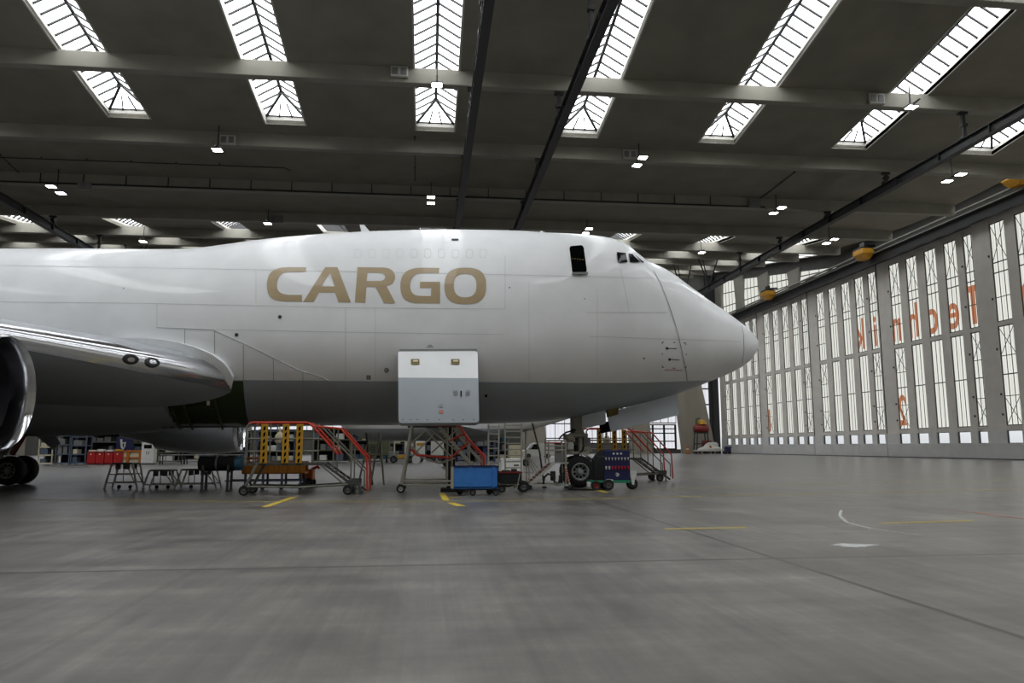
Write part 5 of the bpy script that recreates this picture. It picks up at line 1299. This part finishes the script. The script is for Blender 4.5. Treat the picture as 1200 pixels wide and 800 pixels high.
trailer(487, 498, 82, .7, 2.2, 'low white box trailer with a yellow band seen through the dock braces', 'white_paint', 'yellow_paint')
trailer(505, 520, 88, .6, 2.4, 'plain pale box trailer seen through the dock lattice', 'white_paint')
R_ = thing('cable_drum', 'small pale cable drum on the floor behind the dock', 'drum', (bx(488, 74), 74, 0))
one('core', 'tube_grey', R_, lambda g: g.lathe([(-.25, .22), (.25, .22)], (0, 0, .4), 'Y', 16)); 
for y in (-.28, .28): one('flange', 'white_paint', R_, lambda g: g.lathe([(y-.03, .4), (y+.03, .4)], (0, 0, .4), 'Y', 24))
for p0, p1, h, mt, lb, bl in ((558, 580, 2.6, 'blue_grey', 'grey blue rack right of the dark dock column', 'boxes on the rack right of the dock column'), (535, 556, 2.4, 'dark_fabric', 'dark rack directly behind the dock stair', 'boxes on the dark rack behind the dock stair')):
    rack(bx(p0, 80), 80, bx(p1, 80)-bx(p0, 80), h, 1.2, 4, mt, lb, ['blue_grey', 'grey_paint', 'navy_paint'], bl)
cabinet(bx(597, 84), 84, 1.45, 1.75, 1.0, 'cream', 'cream cabinet seen through the rungs of the upright ladder')
R_ = thing('white_chest', 'white storage chest with a dark slot behind the upright ladder', 'chest', (bx(588, 47), 47, 0))
ch_ = one('body', 'white_paint', R_, lambda g: g.bb(0, 1.3, 0, .8, .06, .78, .03)); one('slot', 'opening_black', ch_, lambda g: g.bb(.75, 1.05, -.02, 0, .42, .5)); one('lid', 'white_paint', R_, lambda g: g.bb(-.02, 1.32, -.02, .82, .78, .86, .02)); one('plinth', 'grey_paint', R_, lambda g: g.bb(.05, 1.25, .05, .75, 0, .06))
for k in range(5): one('hole', 'opening_black', ch_, lambda g: g.bb(.15+.22*k, .22+.22*k, -.025, 0, .66, .72))
# --- white van
VX = bx(612.5, 104)
R_ = thing('white_van', 'small white delivery van parked near the far wall, facing left', 'van', (VX, 104, 0))
one('body', 'white_paint', R_, lambda g: g.prism([(0, .35), (-.02, .8), (.1, 1.05), (.75, 1.2), (1.45, 2.0), (1.8, 2.12), (4.2, 2.12), (4.4, 1.9), (4.45, .4), (4.3, .3), (.1, .3)], lambda p: (p[0], 0, p[1]), (0, 1.8, 0)))
one('windshield', 'cockpit_glass', R_, lambda g: g.loft([[(.74, .12, 1.24), (.74, 1.68, 1.24), (.70, 1.68, 1.26), (.70, .12, 1.26)], [(1.42, .2, 2.0), (1.42, 1.6, 2.0), (1.38, 1.6, 2.02), (1.38, .2, 2.02)]]))
one('side_window', 'cockpit_glass', R_, lambda g: g.prism([(1.05, 1.2), (1.55, 1.9), (2.2, 1.9), (2.2, 1.2)], lambda p: (p[0], -.02, p[1]), (0, .03, 0)))
one('bumper', 'mark_dark', R_, lambda g: g.bb(-.08, .2, .05, 1.75, .28, .52, .04)); one('headlamp', 'aluminium', R_, lambda g: (g.bb(-.05, .1, .1, .4, .72, .92, .03), g.bb(-.05, .1, 1.4, 1.7, .72, .92, .03)))
for x in (.8, 3.5):
    for y in (.05, 1.75): castor((x, y, .33), .33, .22, R_)
one('mirror', 'mark_dark', R_, lambda g: (g.box((1.0, -.12, 1.3), (.1, .16, .2), None, .02)))
# --- far right corner: red tank on a stand, covered trolley, post
def fx(px, Y=158): return at(px, 523, Y=Y).x
R_ = thing('red_tank', 'red rounded tank raised on a dark stand against the broad leaning pier', 'tank', (fx(822, 160), 160, 0))
one('vessel', 'dark_red', R_, lambda g: g.lathe([(-1.75, .3), (-1.6, .7), (-1.2, .95), (1.2, .95), (1.6, .7), (1.75, .3)], (0, 0, 5.3), 'X', 24), True)
for x in (-1.1, 1.1):
    for y in (-.8, .8): one('leg', 'rail_steel', R_, lambda g: g.bar((x, y, 4.6), (x*1.3, y*1.3, 0), .2))
one('cross_bar', 'rail_steel', R_, lambda g: (g.bb(-1.3, 1.3, -1, -.85, 2.0, 2.2), g.bb(-1.3, 1.3, .85, 1, 2.0, 2.2), g.bb(-1.4, 1.4, -1, 1, 4.3, 4.5))); one('dome', 'yellow_paint', R_, lambda g: g.lathe([(0, .9), (.4, .9), (.9, .6), (1.1, .1)], (.3, 0, 6.25), 'Z', 20), True); one('valve_pipe', 'olive_paint', R_, lambda g: g.tube([(-.9, 0, 6.0), (-.9, 0, 7.4), (-.3, 0, 7.6)], .25, 10))
one('lower_tank', 'dark_red', R_, lambda g: g.bb(.2, 2.2, -.6, .6, 1.4, 2.8, .2))
R_ = thing('covered_trolley', 'low trolley under a pale tarpaulin in front of the red tank', 'trolley', (fx(832, 153), 153, 0))
one('tarpaulin', 'curb_white', R_, lambda g: g.loft([[(2.6*s*math.cos(a)-.2+.5*(z-.8), 1.1*s*math.sin(a), z) for a in [2*PI*k/20 for k in range(20)]] for s, z in ((1.0, .85), (.95, 1.15), (.62, 1.5), (.5, 2.1), (.3, 2.4))]), True); one('bed', 'aluminium', R_, lambda g: g.bb(-3.2, 3.0, -1.2, 1.2, .55, .8, .04)); one('strap', 'orange_paint', R_, lambda g: g.bb(-.4, .0, -1.0, -.7, 1.2, 1.7, .05))
for x in (-2.6, -.8, 1.0, 2.5):
    for y in (-1.1, 1.1): castor((x, y, .3), .3, .22, R_)
R_ = thing('tool_cart', 'small dark blue cart next to the covered trolley by the door corner', 'cart', (fx(852.5, 150), 150, 0))
one('body', 'navy_paint', R_, lambda g: g.bb(-.6, .6, -.4, .4, .4, 1.5, .06)); one('handle', 'tube_dark', R_, lambda g: g.tube([(.6, -.3, 1.2), (.85, -.3, 1.5), (.85, .3, 1.5), (.6, .3, 1.2)], .05, 8)); 
for x in (-.4, .4):
    for y in (-.4, .4): castor((x, y, .2), .2, .14, R_)
R_ = thing('warning_post', 'orange warning post at the foot of the leaning pier', 'post', (fx(805.5, 158), 158, 0))
one('post', 'orange_paint', R_, lambda g: g.lathe([(0.06, .3), (.3, .28), (1.5, .22), (1.7, .05)], (0, 0, 0), 'Z', 16), True); one('base', 'black_steel', R_, lambda g: g.bb(-.4, .4, -.4, .4, 0, .08)); one('band', 'white_paint', R_, lambda g: g.lathe([(.9, .262), (.9, .275), (1.1, .262), (1.1, .25)], (0, 0, 0), 'Z', 16))
# ------------------------------------------------------------------ render settings
sc.view_settings.view_transform = 'Standard'
sc.view_settings.look = 'None'
sc.view_settings.gamma = 1.0
sc.view_settings.use_curve_mapping = False
sc.view_settings.exposure = 0.42
cy = sc.cycles
cy.use_denoising = True
cy.denoiser = 'OPENIMAGEDENOISE'
cy.max_bounces = 7; cy.diffuse_bounces = 4; cy.glossy_bounces = 3; cy.transmission_bounces = 4; cy.transparent_max_bounces = 6
cy.sample_clamp_indirect = 6.0
cy.caustics_reflective = False; cy.caustics_refractive = False
cy.use_light_tree = True
